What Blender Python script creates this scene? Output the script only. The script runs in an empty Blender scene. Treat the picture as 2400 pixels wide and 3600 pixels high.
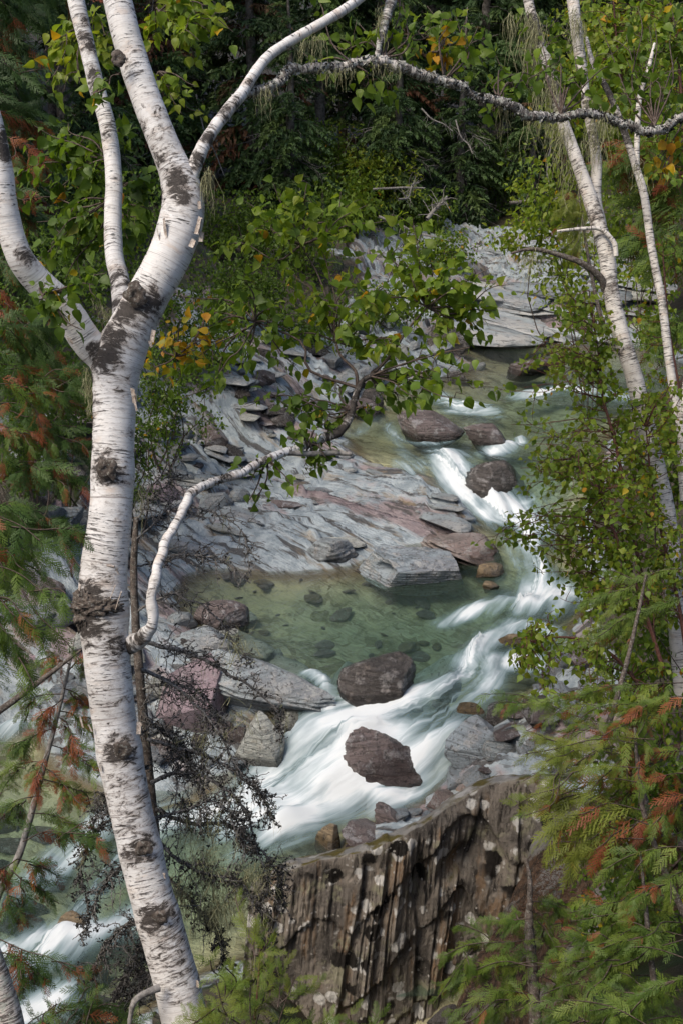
import bpy, bmesh, math, random
import numpy as np
from mathutils import Vector, Matrix

# ------------------------------------------------------------------ camera, sky, sun, exposure
SC = bpy.context.scene
COL = SC.collection
CAM_H, PITCH, TANH, TANV = 5.5, math.radians(17.0), 0.30, 0.45
cam_d = bpy.data.cameras.new("camera")
cam = bpy.data.objects.new("camera", cam_d); COL.objects.link(cam)
cam.location = (0, 0, CAM_H); cam.rotation_euler = (math.pi / 2 - PITCH, 0, 0)
cam_d.sensor_fit = 'HORIZONTAL'; cam_d.sensor_width = 24.0; cam_d.lens = 40.0
cam_d.clip_start = 0.05; cam_d.clip_end = 1000
SC.camera = cam
SUN_EL, SUN_AZ = math.radians(50), math.radians(226)      # azimuth measured clockwise from +Y; light comes from the left, behind the camera
W = bpy.data.worlds.new("World"); SC.world = W; W.use_nodes = True
wn = W.node_tree.nodes; wl = W.node_tree.links
sky = wn.new('ShaderNodeTexSky'); sky.sky_type = 'NISHITA'; sky.sun_disc = False
sky.sun_elevation = SUN_EL; sky.sun_rotation = SUN_AZ; sky.dust_density = 3.0; sky.ozone_density = 1.0
wn['Background'].inputs['Strength'].default_value = 0.115
wl.new(sky.outputs['Color'], wn['Background'].inputs['Color'])
sun_d = bpy.data.lights.new("sun", 'SUN'); sun_d.energy = 1.9; sun_d.angle = math.radians(24); sun_d.color = (1.0, 0.91, 0.77)
sun = bpy.data.objects.new("sun", sun_d); COL.objects.link(sun)
sdir = Vector((math.sin(SUN_AZ) * math.cos(SUN_EL), math.cos(SUN_AZ) * math.cos(SUN_EL), math.sin(SUN_EL)))
sun.rotation_euler = sdir.to_track_quat('Z', 'Y').to_euler(); sun.location = (-10, -10, 30)
SC.view_settings.view_transform = 'Standard'; SC.view_settings.look = 'None'
SC.view_settings.exposure = 0.7; SC.view_settings.gamma = 1.0; SC.view_settings.use_curve_mapping = False
SC.render.engine = 'CYCLES'
SC.cycles.max_bounces = 7; SC.cycles.diffuse_bounces = 3; SC.cycles.glossy_bounces = 2
SC.cycles.transmission_bounces = 3; SC.cycles.transparent_max_bounces = 8
SC.cycles.caustics_reflective = False; SC.cycles.caustics_refractive = False
SC.cycles.use_denoising = True; SC.cycles.use_adaptive_sampling = True; SC.cycles.adaptive_threshold = 0.014
SC.cycles.sample_clamp_indirect = 6.0

random.seed(7); RNG = np.random.default_rng(7)
CP, SP = math.cos(PITCH), math.sin(PITCH)

# ------------------------------------------------------------------ helpers: rays, noise
def ray(px, py):
    nx = (px - 1200) / 1200 * TANH; nv = (1800 - py) / 1800 * TANV
    return np.array([nx, CP + nv * SP, -SP + nv * CP])
def at(px, py, t):                       # a point t metres ahead of where the photographer stood
    return np.array([0, 0, CAM_H]) + ray(px, py) * t
def pxm(t):                              # metres per photo pixel at distance t
    return 2 * TANH / 2400 * t

def _h(ix, iy, iz, seed):
    with np.errstate(over='ignore'):
        h = (ix.astype(np.uint32) * np.uint32(374761393) + iy.astype(np.uint32) * np.uint32(668265263)
             + iz.astype(np.uint32) * np.uint32(2246822519) + np.uint32(seed * 1274126177 & 0xffffffff))
        h = (h ^ (h >> np.uint32(13))) * np.uint32(1274126177)
        h = h ^ (h >> np.uint32(16))
    return (h & np.uint32(0xffffff)).astype(np.float64) / 0xffffff
def vn(P, seed=0):                       # value noise in -1..1 at the points P (N,3)
    P = np.asarray(P, float); F = np.floor(P); f = P - F; I = F.astype(np.int64)
    u = f * f * f * (f * (f * 6 - 15) + 10)
    r = 0
    for dx in (0, 1):
        for dy in (0, 1):
            for dz in (0, 1):
                w = (u[:, 0] if dx else 1 - u[:, 0]) * (u[:, 1] if dy else 1 - u[:, 1]) * (u[:, 2] if dz else 1 - u[:, 2])
                r = r + w * _h(I[:, 0] + dx, I[:, 1] + dy, I[:, 2] + dz, seed)
    return r * 2 - 1
def fbm(P, octaves=4, gain=0.5, seed=0):
    P = np.asarray(P, float); a = 1.0; s = 0; n = 0
    for k in range(octaves):
        s = s + a * vn(P * (2.03 ** k) + 17.3 * k, seed + k); n += a; a *= gain
    return s / n
def sstep(a, b, x):
    t = np.clip((x - a) / (b - a), 0, 1); return t * t * (3 - 2 * t)
def nrm(v):
    v = np.asarray(v, float); return v / (np.linalg.norm(v, axis=-1, keepdims=True) + 1e-12)

# ------------------------------------------------------------------ helpers: meshes and objects
class Geo:
    """Collects vertices, triangles and quads with a UV and two numbers ('tint', 'scar') per vertex."""
    def __init__(s): s.v = []; s.uv = []; s.ti = []; s.sc = []; s.q = []; s.t = []; s.n = 0
    def add(s, v, quads=None, tris=None, uv=None, tint=0.5, scar=0.0):
        v = np.asarray(v, float).reshape(-1, 3); k = len(v)
        s.v.append(v); s.uv.append(np.zeros((k, 2)) if uv is None else np.asarray(uv, float))
        s.ti.append(np.broadcast_to(np.asarray(tint, float), (k,))); s.sc.append(np.broadcast_to(np.asarray(scar, float), (k,)))
        if quads is not None and len(quads): s.q.append(np.asarray(quads, np.int64) + s.n)
        if tris is not None and len(tris): s.t.append(np.asarray(tris, np.int64) + s.n)
        s.n += k
    def mesh(s, name, mat, smooth=True):
        me = bpy.data.meshes.new(name)
        if s.n == 0: return me
        v = np.concatenate(s.v)
        q = np.concatenate(s.q) if s.q else np.zeros((0, 4), np.int64)
        t = np.concatenate(s.t) if s.t else np.zeros((0, 3), np.int64)
        li = np.concatenate([q.ravel(), t.ravel()]).astype(np.int32)
        tot = np.concatenate([np.full(len(q), 4), np.full(len(t), 3)]).astype(np.int32)
        st = np.concatenate([[0], np.cumsum(tot)[:-1]]).astype(np.int32)
        me.vertices.add(len(v)); me.vertices.foreach_set('co', v.astype(np.float32).ravel())
        me.loops.add(len(li)); me.loops.foreach_set('vertex_index', li)
        me.polygons.add(len(tot)); me.polygons.foreach_set('loop_start', st)
        me.polygons.foreach_set('use_smooth', np.full(len(tot), bool(smooth)))
        me.update(calc_edges=True)
        uvl = me.uv_layers.new(name='UVMap'); uv = np.concatenate(s.uv)
        uvl.data.foreach_set('uv', uv[li].astype(np.float32).ravel())
        a = me.attributes.new('tint', 'FLOAT', 'POINT'); a.data.foreach_set('value', np.concatenate(s.ti).astype(np.float32))
        a = me.attributes.new('scar', 'FLOAT', 'POINT'); a.data.foreach_set('value', np.concatenate(s.sc).astype(np.float32))
        me.validate(clean_customdata=False)
        me.materials.append(mat)
        return me
    def build(s, name, mat, parent=None, smooth=True, loc=None):
        """links the collected shape; a parent's location is taken off so that world positions stay"""
        if loc is None: loc = parent.get('_o', (0, 0, 0)) if parent is not None else (0, 0, 0)
        if parent is not None or any(loc):
            o3 = np.array(loc); s.v = [x - o3 for x in s.v]
        o = bpy.data.objects.new(name, s.mesh(name, mat, smooth)); COL.objects.link(o)
        if parent is not None: o.parent = parent
        else: o.location = loc
        return o
def tag(o, label=None, cat=None, group=None, kind=None):
    if label: o['label'] = label
    if cat: o['category'] = cat
    if group: o['group'] = group
    if kind: o['kind'] = kind
    return o
def thing(name, label, cat, loc, group=None):
    o = bpy.data.objects.new(name, None); COL.objects.link(o); o.empty_display_size = 0.2
    o.location = [float(x) for x in loc]; o['_o'] = [float(x) for x in loc]
    return tag(o, label, cat, group)

def spline(pts, n):
    """Catmull-Rom through pts (K,D) -> n rows, evenly spread by length"""
    P = np.asarray(pts, float)
    if len(P) == 2: return P[0] + (P[1] - P[0]) * np.linspace(0, 1, n)[:, None]
    Q = np.vstack([2 * P[0] - P[1], P, 2 * P[-1] - P[-2]]); out = []
    m = max(4, int(4 * n / len(P)))
    for i in range(len(P) - 1):
        p0, p1, p2, p3 = Q[i:i + 4]; u = np.linspace(0, 1, m, endpoint=False)[:, None]
        out.append(.5 * (2 * p1 + (p2 - p0) * u + (2 * p0 - 5 * p1 + 4 * p2 - p3) * u ** 2 + (3 * p1 - p0 - 3 * p2 + p3) * u ** 3))
    R = np.vstack(out + [P[-1:]])
    L = np.concatenate([[0], np.cumsum(np.linalg.norm(np.diff(R[:, :3], axis=0), axis=1))])
    s = np.linspace(0, L[-1], n)
    return np.stack([np.interp(s, L, R[:, k]) for k in range(R.shape[1])], 1)
def tube(g, P, R, sides=8, tint=0.5, scar=None, lump=0.0, seed=0, v0=0.0, cap=True, ref=(0.15, 1, 0.1)):
    """a tube round the rows of P with the radii R; UV in metres, seam on the far side"""
    P = np.asarray(P, float); n = len(P); R = np.broadcast_to(np.asarray(R, float), (n,))
    T = nrm(np.gradient(P, axis=0)); ref = np.array(ref, float)
    a = nrm(ref - T * (T @ ref)[:, None]); b = np.cross(T, a)
    th = np.linspace(0, 2 * math.pi, sides + 1)
    D = np.cos(th)[None, :, None] * a[:, None] + np.sin(th)[None, :, None] * b[:, None]
    L = np.concatenate([[0], np.cumsum(np.linalg.norm(np.diff(P, axis=0), axis=1))]) + v0
    rr = R[:, None] * np.ones(sides + 1)
    if lump:
        Q = (P[:, None] + D * R[:, None, None]).reshape(-1, 3)
        rr = rr * (1 + lump * fbm(Q * (1.1 / max(R.max(), .01)), 3, .55, seed).reshape(n, sides + 1))
    V = P[:, None] + D * rr[..., None]
    uv = np.stack([np.broadcast_to(th * R.mean(), (n, sides + 1)), np.broadcast_to(L[:, None], (n, sides + 1))], -1)
    i = np.arange(n - 1)[:, None] * (sides + 1); j = np.arange(sides)[None, :]
    A = (i + j); q = np.stack([A, A + 1, A + sides + 2, A + sides + 1], -1).reshape(-1, 4)
    scv = 0 if scar is None else np.repeat(np.broadcast_to(scar, (n,)), sides + 1)
    tiv = np.repeat(np.broadcast_to(tint, (n,)), sides + 1)
    VV = V.reshape(-1, 3); UV = uv.reshape(-1, 2)
    g.add(VV, q, None, UV, tiv, scv)
    if cap:
        k = (n - 1) * (sides + 1)
        tr = [[k + x, k + x + 1, g.n] for x in range(sides)]
        tr = np.array(tr) - (g.n - len(VV)); base = g.n - len(VV)
        g.v.append((P[-1] + T[-1] * R[-1] * .5)[None]); g.uv.append(UV[-1:]); g.ti.append(np.array([tiv[-1]])); g.sc.append(np.array([0.0]))
        tr[:, 2] = len(VV); g.t.append(tr + base); g.n += 1

# ------------------------------------------------------------------ helpers: node materials
class NT:
    def __init__(s, name):
        s.m = bpy.data.materials.new(name); s.m.use_nodes = True; s.t = s.m.node_tree
        for n in list(s.t.nodes): s.t.nodes.remove(n)
        s.out = s.t.nodes.new('ShaderNodeOutputMaterial')
    def __call__(s, typ, ins=None, **props):
        n = s.t.nodes.new('ShaderNode' + typ)
        for k, v in props.items(): setattr(n, k, v)
        for k, v in (ins or {}).items():
            if isinstance(v, bpy.types.NodeSocket): s.t.links.new(v, n.inputs[k])
            else:
                if isinstance(v, tuple) and len(v) == 3 and n.inputs[k].type == 'RGBA': v = v + (1.0,)
                n.inputs[k].default_value = v
        return n
    def mix(s, f, a, b, blend='MIX'):
        return s('Mix', {0: f, 6: a, 7: b}, data_type='RGBA', blend_type=blend, clamp_factor=True).outputs[2]
    def ramp(s, f, stops, interp='LINEAR'):
        n = s('ValToRGB', {0: f}); r = n.color_ramp; r.interpolation = interp
        while len(r.elements) < len(stops): r.elements.new(0.5)
        for e, (p, c) in zip(r.elements, stops):
            e.position = p; e.color = c + (1.0,) if len(c) == 3 else c
        return n.outputs[0]
    def step(s, f, a, b):
        return s('MapRange', {0: f, 1: a, 2: b, 3: 0.0, 4: 1.0}, interpolation_type='SMOOTHSTEP').outputs[0]
    def math(s, op, a, b=0.0, c=0.0):
        return s('Math', {0: a, 1: b, 2: c}, operation=op).outputs[0]
    def noise(s, vec, scale, detail=4.0, rough=0.5, dist=0.0):
        return s('TexNoise', {'Vector': vec, 'Scale': scale, 'Detail': detail, 'Roughness': rough, 'Distortion': dist}).outputs[0]
    def vor(s, vec, scale, feature='F1', out=0, rand=1.0):
        return s('TexVoronoi', {'Vector': vec, 'Scale': scale, 'Randomness': rand}, feature=feature).outputs[out]
    def pos(s): return s('NewGeometry').outputs['Position']
    def obj(s): return s('TexCoord').outputs['Object']
    def uv(s): return s('UVMap').outputs[0]
    def attr(s, name): return s('Attribute', attribute_name=name).outputs['Fac']
    def scale(s, vec, v, rot=(0, 0, 0)): return s('Mapping', {'Vector': vec, 'Scale': v, 'Rotation': rot}).outputs[0]
    def bump(s, h, strength=0.5, dist=0.02): return s('Bump', {'Height': h, 'Strength': strength, 'Distance': dist}).outputs[0]
    def done(s, sh): s.t.links.new(sh, s.out.inputs[0]); return s.m
    def princ(s, col, rough=0.7, normal=None, spec=0.4):
        d = {'Base Color': col, 'Roughness': rough, 'Specular IOR Level': spec}
        if normal is not None: d['Normal'] = normal
        return s('BsdfPrincipled', d).outputs[0]

# ------------------------------------------------------------------ materials
def mat_rock(name, base, alt, stain, stain_amt=.5, pale=.5, lines=28.0, rough=.4, light=(.52, .52, .5)):
    """mottled stone: two tones, dark beds and pits, stains and pale specks, greyer where its top weathers"""
    n = NT(name); P = n.obj(); oi = n('ObjectInfo').outputs['Random']
    big = n.noise(P, 2.2, 6, .65); mid = n.noise(P, 9, 7, .7); fine = n.noise(P, 48, 4, .7)
    c = n.mix(n.step(big, .40, .60), base, alt)
    bed = n.noise(n.scale(P, (1.2, 1.2, lines), (.35, .2, .3)), 1.0, 5, .6, .3)
    c = n.mix(n.math('MULTIPLY', n.step(bed, .48, .62), .7), c, tuple(x * .42 for x in base))
    c = n.mix(n.math('MULTIPLY', n.step(mid, .52, .66), stain_amt), c, stain)
    blot = n.math('ADD', n.noise(P, 4.5, 6, .72), n.math('MULTIPLY', fine, .25))
    c = n.mix(n.math('MULTIPLY', n.step(blot, .64, .74), pale), c, light)
    c = n.mix(n.math('MULTIPLY', n.step(fine, .58, .70), pale * .7), c, light)
    c = n.mix(n.math('MULTIPLY', n.step(n.noise(P, 20, 6, .72), .54, .62), .75), c, (.03, .026, .025))
    c = n('HueSaturation', {'Value': n.math('MULTIPLY_ADD', oi, .35, .85), 'Color': c}).outputs[0]
    wet = n.step(n.math('ADD', n.attr('scar'), n.math('MULTIPLY', n.math('SUBTRACT', mid, .5), .5)), .35, .65)
    c = n.mix(wet, c, n('HueSaturation', {'Value': .36, 'Saturation': 1.25, 'Color': c}).outputs[0])
    h = n.math('ADD', n.math('MULTIPLY', bed, .9), n.math('ADD', mid, n.math('MULTIPLY', fine, .5)))
    return n.done(n.princ(c, n.math('MULTIPLY', n.math('MULTIPLY_ADD', mid, .4, rough - .15), n.math('MULTIPLY_ADD', wet, -.5, 1.0)), n.bump(h, 1.0, .05), .45))

M = {}
M['rock_grey'] = mat_rock('pale grey rock', (.33, .37, .39), (.25, .26, .27), (.17, .12, .10), .5, .5)
M['rock_blue'] = mat_rock('blue grey rock', (.26, .30, .33), (.19, .20, .22), (.13, .10, .09), .5, .4)
M['rock_brown'] = mat_rock('red brown rock', (.175, .14, .135), (.11, .085, .083), (.25, .205, .175), .55, .6, rough=.32, light=(.40, .39, .40))
M['rock_dark'] = mat_rock('dark wet rock', (.085, .075, .07), (.05, .043, .04), (.19, .155, .13), .6, .5, rough=.22, light=(.30, .29, .29))
M['rock_pink'] = mat_rock('purple pink rock', (.36, .275, .305), (.29, .215, .24), (.42, .36, .38), .4, .15, 9)
M['rock_rust'] = mat_rock('rust layered rock', (.27, .22, .20), (.20, .14, .125), (.30, .27, .25), .5, .4)
M['rock_ochre'] = mat_rock('ochre stained rock', (.24, .18, .11), (.16, .12, .08), (.12, .075, .04), .5, .2)
M['rock_pale'] = mat_rock('pale lichened rock', (.40, .41, .38), (.31, .31, .28), (.20, .17, .12), .5, .5)

def mat_bed():
    """the bedrock: pale blue grey slabs, purple brown beds and dark seams; browner and greener where water covers it. UV runs across and along the beds"""
    n = NT('bedrock'); P = n.pos(); uv = n.uv(); wet = n.attr('tint'); far = n.attr('scar')
    bed = n.noise(n.scale(uv, (1.1, .3, 1)), 1.0, 6, .6, .4)
    seam = n.noise(n.scale(uv, (9, 1.6, 1)), 1.0, 5, .62, .5)
    mid = n.noise(P, 5.0, 6, .65); fine = n.noise(P, 42, 4, .7)
    grey = n.mix(n.step(mid, .36, .64), (.195, .235, .262), (.365, .41, .435))
    purp = n.mix(n.step(mid, .36, .64), (.155, .118, .125), (.26, .212, .215))
    c = n.mix(n.step(n.math('ADD', bed, n.math('MULTIPLY', mid, .2)), .61, .69), grey, purp)
    c = n.mix(n.math('MULTIPLY', n.step(seam, .525, .60), .9), c, (.04, .035, .033))
    seam2 = n.noise(n.scale(uv, (26, 5, 1)), 1.0, 4, .6, .6)
    c = n.mix(n.math('MULTIPLY', n.step(seam2, .55, .64), n.math('MULTIPLY', n.step(bed, .42, .55), .7)), c, (.06, .052, .05))
    c = n.mix(n.math('MULTIPLY', n.step(fine, .58, .72), .4), c, (.50, .50, .48))
    c = n.mix(n.math('MULTIPLY', n.step(n.noise(n.scale(uv, (5, 1.1, 1)), 1.0, 5, .65), .54, .66), .55), c, (.27, .20, .12))
    cob = n('SeparateColor', {0: n.vor(n('VectorMath', {0: P, 1: n('TexNoise', {'Vector': P, 'Scale': 3.0}).outputs[1]}, operation='ADD').outputs[0], 4.5, 'F1', 1)}).outputs[0]
    under = n.mix(cob, (.17, .15, .08), (.42, .40, .27))
    under = n.mix(n.step(n.noise(P, .9, 5, .6), .48, .60), under, (.46, .42, .26))
    under = n.mix(n.math('MULTIPLY', n.step(mid, .52, .64), .5), under, (.10, .08, .04))
    c = n.mix(n.step(wet, .38, .6), c, n.mix(n.step(wet, .55, .8), (.15, .11, .06), under))
    soil = n.mix(mid, (.02, .016, .01), (.065, .05, .032))
    soil = n.mix(n.step(n.noise(P, 3, 4), .5, .62), soil, (.022, .036, .012))
    c = n.mix(n.step(far, .4, .6), c, soil)
    h = n.math('ADD', n.math('ADD', n.math('MULTIPLY', seam, -1.6), n.math('MULTIPLY', seam2, -.7)), n.math('ADD', mid, n.math('MULTIPLY', fine, .4)))
    r = n.math('MULTIPLY_ADD', n.step(wet, .2, .5), -.2, .46)
    return n.done(n.princ(c, r, n.bump(h, .9, .045), .5))
M['bed'] = mat_bed()

def mat_water():
    n = NT('creek water'); uv = n.uv(); foam = n.attr('tint'); dep = n.attr('scar'); P = n.pos()
    st = n.noise(n.scale(uv, (.8, 7.0, 1)), 1.0, 5, .55, .6)
    st2 = n.noise(n.scale(uv, (1.2, 15.0, 1)), 1.0, 4, .5, .2)
    st3 = n.noise(n.scale(uv, (.5, 2.2, 1)), 1.0, 3, .5, .5)
    s = n.math('ADD', n.math('MULTIPLY', st, .55), n.math('ADD', n.math('MULTIPLY', st2, .15), n.math('MULTIPLY', st3, .52)))
    f = n.math('ADD', n.math('MULTIPLY', foam, 1.15), n.math('MULTIPLY', n.math('SUBTRACT', s, .61), n.math('MULTIPLY', n.math('MINIMUM', n.math('MULTIPLY', foam, 2.5), 1.0), 3.6)))
    fc = n('MapRange', {0: f, 1: 0.02, 2: 1.32, 3: 0.0, 4: 1.0}).outputs[0]
    col = n.ramp(fc, [(0.0, (.12, .18, .18)), (.3, (.22, .325, .355)), (.6, (.41, .51, .565)), (.85, (.62, .69, .735)), (1.0, (.79, .83, .86))])  # aerated blue, with the blue grey shading between foam streaks painted in
    alpha = n.ramp(fc, [(0.0, (0, 0, 0)), (.25, (.28, .28, .28)), (.55, (.66, .66, .66)), (.9, (1, 1, 1))])
    tint = n.ramp(dep, [(0.0, (.95, .97, .94)), (.25, (.88, .93, .89)), (.6, (.70, .84, .81)), (1.0, (.47, .67, .66))])
    rip = n.noise(n.scale(uv, (1.6, 5.0, 1)), 2.0, 5, .6, .4)
    rip2 = n.noise(n.scale(uv, (1.0, 3.0, 1)), 6.0, 4, .6, .6)
    h = n.math('ADD', n.math('MULTIPLY', rip, 1.0), n.math('ADD', n.math('MULTIPLY', rip2, .35), n.math('MULTIPLY', st2, .5)))
    nb = n.bump(h, .55, .05)
    tr = n('BsdfTransparent', {'Color': tint}).outputs[0]
    gl = n('BsdfGlossy', {'Color': (.95, .97, 1.0), 'Roughness': .12, 'Normal': nb}).outputs[0]
    fr = n('Fresnel', {'IOR': 1.33, 'Normal': nb}).outputs[0]
    body = n('BsdfDiffuse', {'Color': n.mix(dep, (.12, .16, .11), (.12, .2, .165))}).outputs[0]
    base = n('MixShader', {0: n.math('MULTIPLY', n.step(dep, 0.0, .8), .14), 1: tr, 2: body}).outputs[0]
    clear = n('MixShader', {0: fr, 1: base, 2: gl}).outputs[0]
    white = n('BsdfDiffuse', {'Color': col, 'Normal': n.bump(n.math('ADD', st, n.math('MULTIPLY', st2, .4)), .35, .06)}).outputs[0]
    white = n('MixShader', {0: .25, 1: white, 2: n('BsdfTranslucent', {'Color': col}).outputs[0]}).outputs[0]
    return n.done(n('MixShader', {0: alpha, 1: clear, 2: white}).outputs[0])
M['water'] = mat_water()

def mat_birch(name, white=(.64, .615, .59), dark=.0, lich=.0):
    """paper bark: short dark dashes across the stem, black broken scars, pale pink under-layers"""
    n = NT(name); uv = n.uv(); scar = n.attr('scar'); P = n.pos()
    wob = n.noise(n.scale(uv, (5, 5, 1)), 1.0, 3, .5)
    uvw = n('VectorMath', {0: uv, 1: n('CombineXYZ', {1: n.math('MULTIPLY', wob, .03)}).outputs[0]}, operation='ADD').outputs[0]
    base = n.mix(n.step(n.noise(n.scale(uv, (3, 5, 1)), 1.0, 5, .6), .35, .65), white, tuple(x * y for x, y in zip(white, (1.08, 1.1, 1.13))))
    base = n.mix(n.math('MULTIPLY', n.step(n.noise(n.scale(uvw, (5, 12, 1)), 1.0, 5, .6), .53, .68), .65), base, (.55, .44, .36))
    base = n.mix(n.math('MULTIPLY', n.step(n.noise(n.scale(uvw, (4, 150, 1)), 1.0, 3, .5), .50, .66), .45), base, (.40, .36, .34))
    d1 = n.noise(n.scale(uvw, (10, 95, 1)), 1.0, 6, .7, .3)
    d2 = n.noise(n.scale(uvw, (34, 210, 1)), 1.0, 2, .5)
    zone = n.noise(n.scale(uv, (3.5, 4.5, 1)), 1.0, 5, .7)
    dash = n.math('MAXIMUM', n.step(n.math('ADD', d1, n.math('MULTIPLY', zone, .55)), .86 - dark * .10, .90 - dark * .10),
                  n.math('MULTIPLY', n.step(n.math('ADD', d2, n.math('MULTIPLY', zone, .4)), .88 - dark * .08, .93 - dark * .08), .8))
    lng = n.step(n.noise(n.scale(uvw, (2.4, 75, 1)), 1.0, 4, .6, .3), .60, .66)
    base = n.mix(n.math('MULTIPLY', n.step(n.noise(n.scale(uv, (2.2, 3.2, 1)), 1.0, 6, .65), .50, .64), .5), base, tuple(x * .62 for x in white))
    base = n.mix(n.math('MULTIPLY', lng, .55), base, (.16, .13, .115))
    c = n.mix(n.math('MULTIPLY', dash, .9), base, (.05, .042, .038))
    blot = n.math('ADD', n.noise(n.scale(uvw, (15, 34, 1)), 1.0, 8, .78, .6), n.math('MULTIPLY', n.math('SUBTRACT', scar, .25), .30))
    bl = n.step(blot, .60 - dark * .07, .67 - dark * .07)
    c = n.mix(n.math('MULTIPLY', n.step(blot, .50 - dark * .07, .62 - dark * .07), .55), c, (.22, .18, .155))
    c = n.mix(bl, c, n.mix(n.noise(P, 70, 4, .7), (.012, .010, .010), (.09, .075, .065)))
    if lich: c = n.mix(n.math('MULTIPLY', n.step(n.noise(P, 38, 5, .7), .52, .6), lich), c, (.36, .37, .33))
    h = n.math('ADD', n.math('MULTIPLY', d1, .5), n.math('ADD', n.math('MULTIPLY', bl, n.noise(P, 60, 5, .7)), n.math('MULTIPLY', dash, -.5)))
    return n.done(n.princ(c, .62, n.bump(h, .7, .012), .3))
M['birch'] = mat_birch('white birch bark')
M['birch_far'] = mat_birch('grey birch bark', (.60, .555, .50), .35, .15)
M['birch_lichen'] = mat_birch('dark lichened birch bark', (.50, .46, .42), .95, .9)

def mat_simple(name, a, b, scale=30, rough=.8, spots=None, spot_amt=.5):
    n = NT(name); P = n.pos(); f = n.noise(P, scale, 5, .65)
    c = n.mix(n.step(f, .35, .65), a, b)
    if spots: c = n.mix(n.math('MULTIPLY', n.step(n.noise(P, scale * 2.3, 4, .7), .54, .62), spot_amt), c, spots)
    return n.done(n.princ(c, rough, n.bump(f, .7, .01), .25))
M['bark_dark'] = mat_simple('dark scaly bark', (.045, .036, .03), (.13, .105, .09), 40, .85, (.3, .3, .27), .5)
M['bark_grey'] = mat_simple('grey weathered wood', (.13, .12, .11), (.30, .28, .26), 30, .8)
M['twig'] = mat_simple('dark twig bark', (.05, .035, .028), (.12, .09, .075), 60, .7)
M['twig_red'] = mat_simple('red brown twig bark', (.075, .03, .022), (.13, .06, .045), 60, .6)
M['twig_grey'] = mat_simple('grey dead twig', (.06, .054, .05), (.22, .21, .2), 90, .85)
M['lichen_black'] = mat_simple('black tree lichen', (.008, .007, .006), (.035, .03, .026), 60, .9, (.16, .16, .15), .5)
M['lichen_pale'] = mat_simple('pale beard lichen', (.17, .17, .085), (.33, .32, .19), 60, .9)
M['lichen_grey'] = mat_simple('grey crust lichen', (.22, .22, .20), (.42, .42, .39), 60, .9)
M['moss'] = mat_simple('olive moss', (.035, .04, .008), (.12, .10, .02), 40, .95)

def mat_leaf(name, stops, trans=.45, rough=.45):
    """tint 0..1 picks the leaf's own colour from green to autumn colours"""
    n = NT(name); t = n.attr('tint'); P = n.pos(); oi = n('ObjectInfo').outputs['Random']
    t2 = n.math('ADD', t, n.math('MULTIPLY', n.math('SUBTRACT', n.noise(P, 25, 2), .5), .12))
    c = n.ramp(t2, stops)
    c = n('HueSaturation', {'Value': n.math('MULTIPLY_ADD', n.noise(P, 6, 3), .7, .65), 'Color': c}).outputs[0]
    d = n('BsdfPrincipled', {'Base Color': c, 'Roughness': rough, 'Specular IOR Level': .35}).outputs[0]
    tc = n.mix(.5, c, n('HueSaturation', {'Saturation': 1.15, 'Value': 1.5, 'Hue': .49, 'Color': c}).outputs[0])
    tl = n('BsdfTranslucent', {'Color': tc}).outputs[0]
    return n.done(n('MixShader', {0: trans, 1: d, 2: tl}).outputs[0])
M['leaf'] = mat_leaf('birch leaves', trans=.52, stops=[(0.0, (.05, .085, .018)), (.3, (.115, .19, .026)), (.55, (.20, .28, .032)), (.7, (.24, .27, .03)), (.8, (.52, .36, .02)), (.92, (.5, .26, .025)), (1.0, (.30, .12, .03))])
M['cedar'] = mat_leaf('cedar sprays', [(0.0, (.025, .052, .014)), (.35, (.06, .115, .024)), (.6, (.13, .195, .03)), (.74, (.17, .19, .03)), (.82, (.26, .09, .03)), (1.0, (.20, .05, .025))], .3, .55)
M['conifer'] = mat_leaf('dark conifer needles', [(0.0, (.024, .050, .018)), (.5, (.058, .105, .03)), (.8, (.11, .16, .04)), (.9, (.10, .06, .03)), (1.0, (.15, .06, .03))], .2, .6)

# ------------------------------------------------------------------ the creek: water levels
QP = np.array([(0, -1.9), (5, -1.6), (7.9, -1.25), (9.0, -1.08), (10.1, -.85), (10.55, -.6), (11.0, -.22), (11.5, -.04), (12, 0), (15, .05), (16, .12),
               (17.5, .3), (18.0, .55), (18.6, .88), (20, .95), (21.6, 1.02), (22.0, 1.2), (26, 1.3), (40, 1.8), (90, 3.0)])
def zw(x, y):
    q = y + .3 * x; s = 0
    for o in (-.18, -.09, 0, .09, .18): s = s + np.interp(q + o, QP[:, 0], QP[:, 1])
    return s / 5
def on_water(px, py, h=0.0):
    """where the sight line through a photo point meets the water (or h metres above it)"""
    r = ray(px, py); t = 14.0
    ts = np.linspace(4, 60, 1500); P = np.array([0, 0, CAM_H]) + ts[:, None] * r
    d = P[:, 2] - zw(P[:, 0], P[:, 1]) - h
    k = np.argmax(d < 0)
    if d[k] >= 0: k = len(ts) - 1
    return P[k]
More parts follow.
